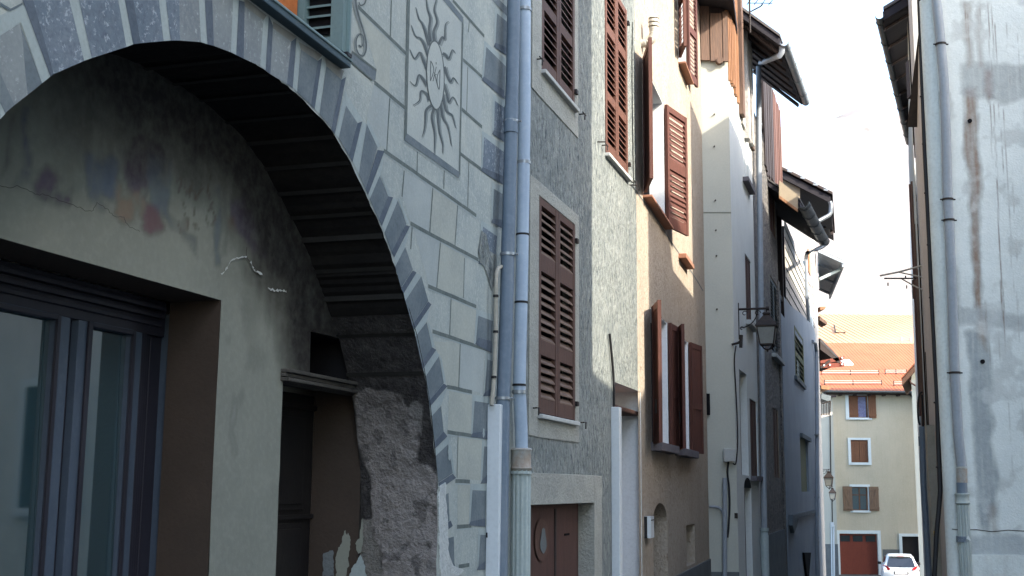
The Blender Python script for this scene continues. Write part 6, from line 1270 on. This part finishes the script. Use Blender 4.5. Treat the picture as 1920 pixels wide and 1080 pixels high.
strip_thing('grey_pipe', 'thin blue-grey pipe standing left of the off-white trunking', 'pipe', [(1729, 800), (1731, 900), (1736, 980), (1742, 1085)], .035, 'blue_pipe', 14.0)
b = MB(); A_ = PY(1725, 836, 14.2); B_ = PY(1732, 818, 14.2); b.xbox(A_.x, B_.x, 14.1, 14.25, A_.z, B_.z, 'blue_pipe'); b.tube([PY(1729, 838, 14.2), PY(1730, 848, 14.2)], .03, 'black_rubber', 8); build('meter_box', b, label='small blue-grey box with a black plug on the right-hand side wall', cat='electrical box', loc=tuple(A_))
p = MB(); p.tube([PY(*q_, 15) for q_ in smooth_path([(1729, 735), (1724, 740), (1721, 760), (1722, 785), (1725, 797)], 5)], .012, 'black_rubber', 6); p.tube([PY(*q_, 15) for q_ in smooth_path([(1729, 740), (1731, 780), (1731, 820)], 5)], .012, 'black_rubber', 6); build('cable_loop', p, label='black cable loop sagging off the right-hand side wall', cat='cable', loc=tuple(PY(1725, 797, 15)), smooth=True)
b = MB(); b.box(Wall(PY(1757, 1000, 13).x, 12.9, 90), -.07, -.03, 0, .01, PY(1750, 1020, 13).z, PY(1750, 995, 13).z, 'yellow_mark'); build('yellow_label', b, bpy.data.objects['white_trunking'])
# ---- tall house behind the stained one and the next with boarding and deep eaves
hR1 = thing('tall_right_house', 'tall cream house just past the stained wall, seen as a narrow strip', 'house', (6, 16, -.8))
f = MB(); f.wall(WRs, 3.82, 6.9, -1.6, 9.15, [], .1, 'block_wall'); f.face([WRs.pt(3.82, 0, zRT - .3), WRs.pt(3.82, 6, zRT - .3), WRs.pt(3.82, 6, 9.15), WRs.pt(3.82, 0, 9.15)], 'plain_house'); f.face([WRs.pt(3.82, 0, 9.15), WRs.pt(6.9, 0, 9.15), WRs.pt(6.9, 6, 12.5), WRs.pt(3.82, 6, 12.5)], 'plain_roof'); f.box(WRs, 3.83, 6.89, .5, 6, -1.6, 9.14, 'plain_house'); build('walls', f, hR1)
hR2 = thing('boarded_house', 'right-hand house with a huge dark overhanging eave and brown vertical boarding', 'house', (8, 22, -1.1))
f = MB(); e0, e1 = PY(1655, 22, 17.6), PY(1709, 262, 24.2)
f.wall(WRs, 6.9, 15.5, -1.8, e0.z - .1, [], .1, 'cream_render', out=-.02)
f.box(WRs, 6.9, 15.5, .5, 6, -1.8, e0.z - .1, 'plain_house'); f.box(WRs, 15.5, 27, .0, 6, -3, e0.z - .1, 'plain_house'); build('walls', f, hR2)
f = MB(); inn = Vector((1.35, -.25, .8)); f.prism([e0, e1, e1 + inn * 4, e0 + inn * 4], (0, 0, -.14), 'roof_under'); f.prism([e0 + Vector((0, -.03, .02)), e1 + Vector((0, .03, .02)), e1 + inn * 4 + Vector((0, 0, .02)), e0 + inn * 4 + Vector((0, -.03, .02))], (0, 0, .05), 'slate_roof')
for t in np.linspace(.04, .96, 9): a_ = e0.lerp(e1, t); f.prism([a_ + Vector((.02, 0, -.14)), a_ + Vector((.02, .1, -.14)), a_ + inn * 1.2 + Vector((0, .1, -.14)), a_ + inn * 1.2 + Vector((0, 0, -.14))], (0, 0, -.04), 'dark_timber')
r2 = build('roof', f, hR2); gutter('gutter', r2, e0 + Vector((-.05, 0, -.05)), e1 + Vector((-.05, 0, -.05)), .07, 'zinc_dark')
p = MB(); p.tube([e1 + Vector((0, 0, -.05)), PY(1704, 253, 24), PY(1704, 260, 24), PY(1712, 268, 24)], .04, 'zinc_dark', 8); build('downpipe', p, hR2, smooth=True)
random.seed(2)
for px0, px1, y0, y1, m_, Y in ((1711, 1716, 355, 560, 'red_timber', 22), (1715, 1720, 345, 780, 'red_timber', 21), (1719, 1727, 340, 800, 'weathered_board', 20.4), (1713, 1718, 186, 295, 'weathered_board', 24), (1722, 1730, 420, 800, 'weathered_board', 19.6), (1728, 1735, 470, 500, 'dark_timber', 18), (1708, 1713, 160, 186, 'dark_timber', 20), (1734, 1742, 200, 800, 'weathered_board', 17.4), (1739, 1744, 660, 800, 'brown_reveal', 16.6), (1726, 1733, 505, 800, 'weathered_board', 19)):
    A_ = PY((px0 + px1) / 2, (y0 + y1) / 2, Y); k_ = (px1 - px0) / 2280 * Y / 2; f = MB(); f.xbox(A_.x - k_, A_.x + k_, Y, Y + .04, PY(px0, y1, Y).z, PY(px0, y0, Y).z, m_); build('board', f, hR2)
for px0, y0, y1, Y, m_ in ((1706, 365, 378, 22, 'weathered_board'), (1712, 525, 560, 22, 'weathered_board'), (1717, 560, 580, 21, 'weathered_board')):
    f = MB(); A_ = PY(px0, y1, Y); f.xbox(A_.x, A_.x + .12, Y - .02, Y + .03, A_.z, PY(px0, y0, Y).z, m_); build('board', f, hR2)
for x, y0, y1, Y in ((1707.5, 0, 185, 18.5), (1712, 0, 112, 18.0), (1715, 20, 210, 18.2), (1718, 0, 240, 17.8)): f = MB(); f.tube([PY(x - 1, y0 - 30, Y), PY(x, (y0 + y1) / 2, Y), PY(x + 2, y1, Y)], .022, 'zinc' if x in (1712,) else 'zinc_dark', 8); build('wall_pipe', f, hR2)
f = MB(); f.xbox(PY(1706, 160, 18).x, PY(1719, 160, 18).x, 18, 18.15, PY(1708, 180, 18).z, PY(1708, 112, 18).z, 'dark_timber'); build('wall_bracket', f, hR2)
# ---- washing-line bracket
b = MB(); Yw = 16.5
b.tube([PY(1650, 517, Yw), PY(1685, 510, Yw), PY(1729, 498, Yw)], .014, 'vent_plastic', 6); b.tube([PY(1658, 522, Yw), PY(1718, 522, Yw)], .011, 'iron', 6); b.tube([PY(1684, 510, Yw), PY(1735, 521, Yw)], .010, 'vent_plastic', 6); b.tube([PY(1691, 523, Yw), PY(1712, 535, Yw), PY(1733, 545, Yw)], .010, 'vent_plastic', 6); b.tube([PY(1729, 497, Yw), PY(1736, 520, Yw)], .010, 'vent_plastic', 6)
for x, y in ((1665, 530), (1700, 535), (1698, 517)): b.tube([PY(x, y, Yw), PY(x, y + 6, Yw)], .009, 'iron', 6)
build('line_bracket', b, label='thin forked metal bracket sticking out from the right-hand houses against the hill', cat='bracket', loc=tuple(PY(1729, 520, Yw)), smooth=True)
# ---- small gabled house at the far right
hL = thing('gabled_house', 'small cream house with steep brown gable eave, right of the yellow house', 'house', (23, 66, -3.1))
YL = 66; f = MB(); xa = gX(1717, YL); f.prism([(xa, YL, -4), (xa + 4, YL, -4), (xa + 6, YL + 6, -4), (xa + 2.15, YL + 6, -4)], (0, 0, PY(1718, 712, YL).z + 4), 'cream_render')
f.prism([(xa, YL, PY(1718, 712, YL).z), (xa + 4, YL, PY(1718, 712, YL).z), (xa + 4, YL, PY(1718, 712, YL).z + 4.2), (xa + .1, YL, PY(1718, 712, YL).z + .5)], (2.15, 6, 0), 'yellow_render'); build('walls', f, hL)
f = MB(); A_, B_ = PY(1691, 712, YL - .5), PY(1730, 668, YL - .5); B2 = A_ + (B_ - A_) * 3.2; f.prism([A_, B2, B2 + Vector((2.5, 7, 0)), A_ + Vector((2.5, 7, 0))], (0, 0, -.3), 'plank_shutter'); f.prism([A_ + Vector((-.05, -.05, .03)), B2 + Vector((0, -.05, .03)), B2 + Vector((2.5, 7, .03)), A_ + Vector((2.45, 7, .03))], (0, 0, .08), 'orange_roof')
rl = build('roof', f, hL); p = MB(); p.tube([PY(1706, 712, YL - .3), PY(1708, 718, YL - .3), PY(1722, 726, YL - .3), PY(1727, 728, YL - .2)], .05, 'red_timber', 8); build('downpipe', p, rl)
# ---- unseen houses and blocks added to shade the lane and stand in the glass
def block(name, label, x0, x1, y0, y1, h, ridge=2.0, wins=(), axis='x'):
    t = thing(name, label, 'house', ((x0 + x1) / 2, (y0 + y1) / 2, ground_z(y0))); f = MB(); f.xbox(x0, x1, y0, y1, -4, h, 'plain_house')
    for wx, wy, wz_ in wins: f.xbox(x0 - .03, x0 + .02, wy - .45, wy + .45, wz_, wz_ + 1.5, 'window_glass'); f.xbox(x0 - .05, x0 - .031, wy - 1.0, wy - .5, wz_, wz_ + 1.5, 'teal_paint')
    build('walls', f, t); f = MB()
    m_ = (x0 + x1) / 2 if axis == 'y' else (y0 + y1) / 2
    if axis == 'x': f.prism([(x0 - .3, y0 - .3, h), (x0 - .3, y1 + .3, h), (x0 - .3, m_, h + ridge)], (x1 - x0 + .6, 0, 0), 'plain_roof')
    else: f.prism([(x0 - .3, y0 - .3, h), (x1 + .3, y0 - .3, h), (m_, y0 - .3, h + ridge)], (0, y1 - y0 + .6, 0), 'plain_roof')
    build('roof', f, t); return t
t = thing('house', 'plain pale house opposite the painted arch, unseen, shaped for its shadow', 'house', (6, 0, 0)); f = MB()
f.prism([(4.2, -7, -2), (4.2, 7.45, -2), (4.5, 7.45, -2), (8.6, 4.5, -2), (8.6, -7, -2)], (0, 0, 11.6), 'plain_house')  # back cut along the sun line to set the shadow edge
for wy, wz_ in ((1.0, 1.2), (4.2, 1.2), (4.2, 4.2), (1.0, 4.2), (-2.5, 1.2)): f.xbox(4.17, 4.22, wy - .45, wy + .45, wz_, wz_ + 1.5, 'window_glass'); f.xbox(4.15, 4.169, wy - 1.0, wy - .5, wz_, wz_ + 1.5, 'teal_paint')
build('walls', f, t); f = MB(); f.prism([(4.2, -7, 9.6), (4.2, 7.45, 9.6), (4.5, 7.45, 9.6), (8.6, 4.5, 9.6), (8.6, -7, 9.6)], (0, 0, .12), 'plain_roof'); build('roof', f, t)  # walls and roof of the unseen shadow-casting house
t = thing('shade_block', 'added unseen low block on the right that shapes the sun patch', 'house', (7, 6, 0)); f = MB()
f.prism([(4.55, 7.4, -2), (9.1, 7.4, -2), (9.1, 7.4, 9.0), (7.6, 7.4, 7.6), (4.55, 7.4, 5.75)], (0, -.3, 0), 'plain_house'); f.prism([(4.9, 7.1, -2), (8.8, 7.1, -2), (8.8, 4.4, -2)], (0, 0, 7.5), 'plain_house'); build('walls', f, t)  # added shade caster, sloped top sets the sun patch's lower edge
f = MB(); f.prism([(4.6, 7.1, 5.65), (8.85, 7.1, 7.7), (8.85, 4.4, 7.7)], (0, 0, .1), 'plain_roof'); build('roof', f, t)  # top of the added shade block
t = thing('house', 'added unseen tall wedge on the right that shades the stained wall', 'house', (15, 4, 0)); f = MB()
f.prism([(8.95, 7.4, -2), (22, 7.4, -2), (22, -1.7, -2)], (0, 0, 14.5), 'plain_house'); build('walls', f, t)  # added shade caster, cut along the sun line
f = MB(); f.prism([(8.95, 7.4, 12.5), (22, 7.4, 12.5), (22, -1.7, 12.5)], (0, 0, .15), 'plain_roof'); build('roof', f, t)  # next: added shade caster for the yellow front
block('house', 'added unseen tall block far right that shades the yellow house', 33, 43, 54, 66, 19, .6)
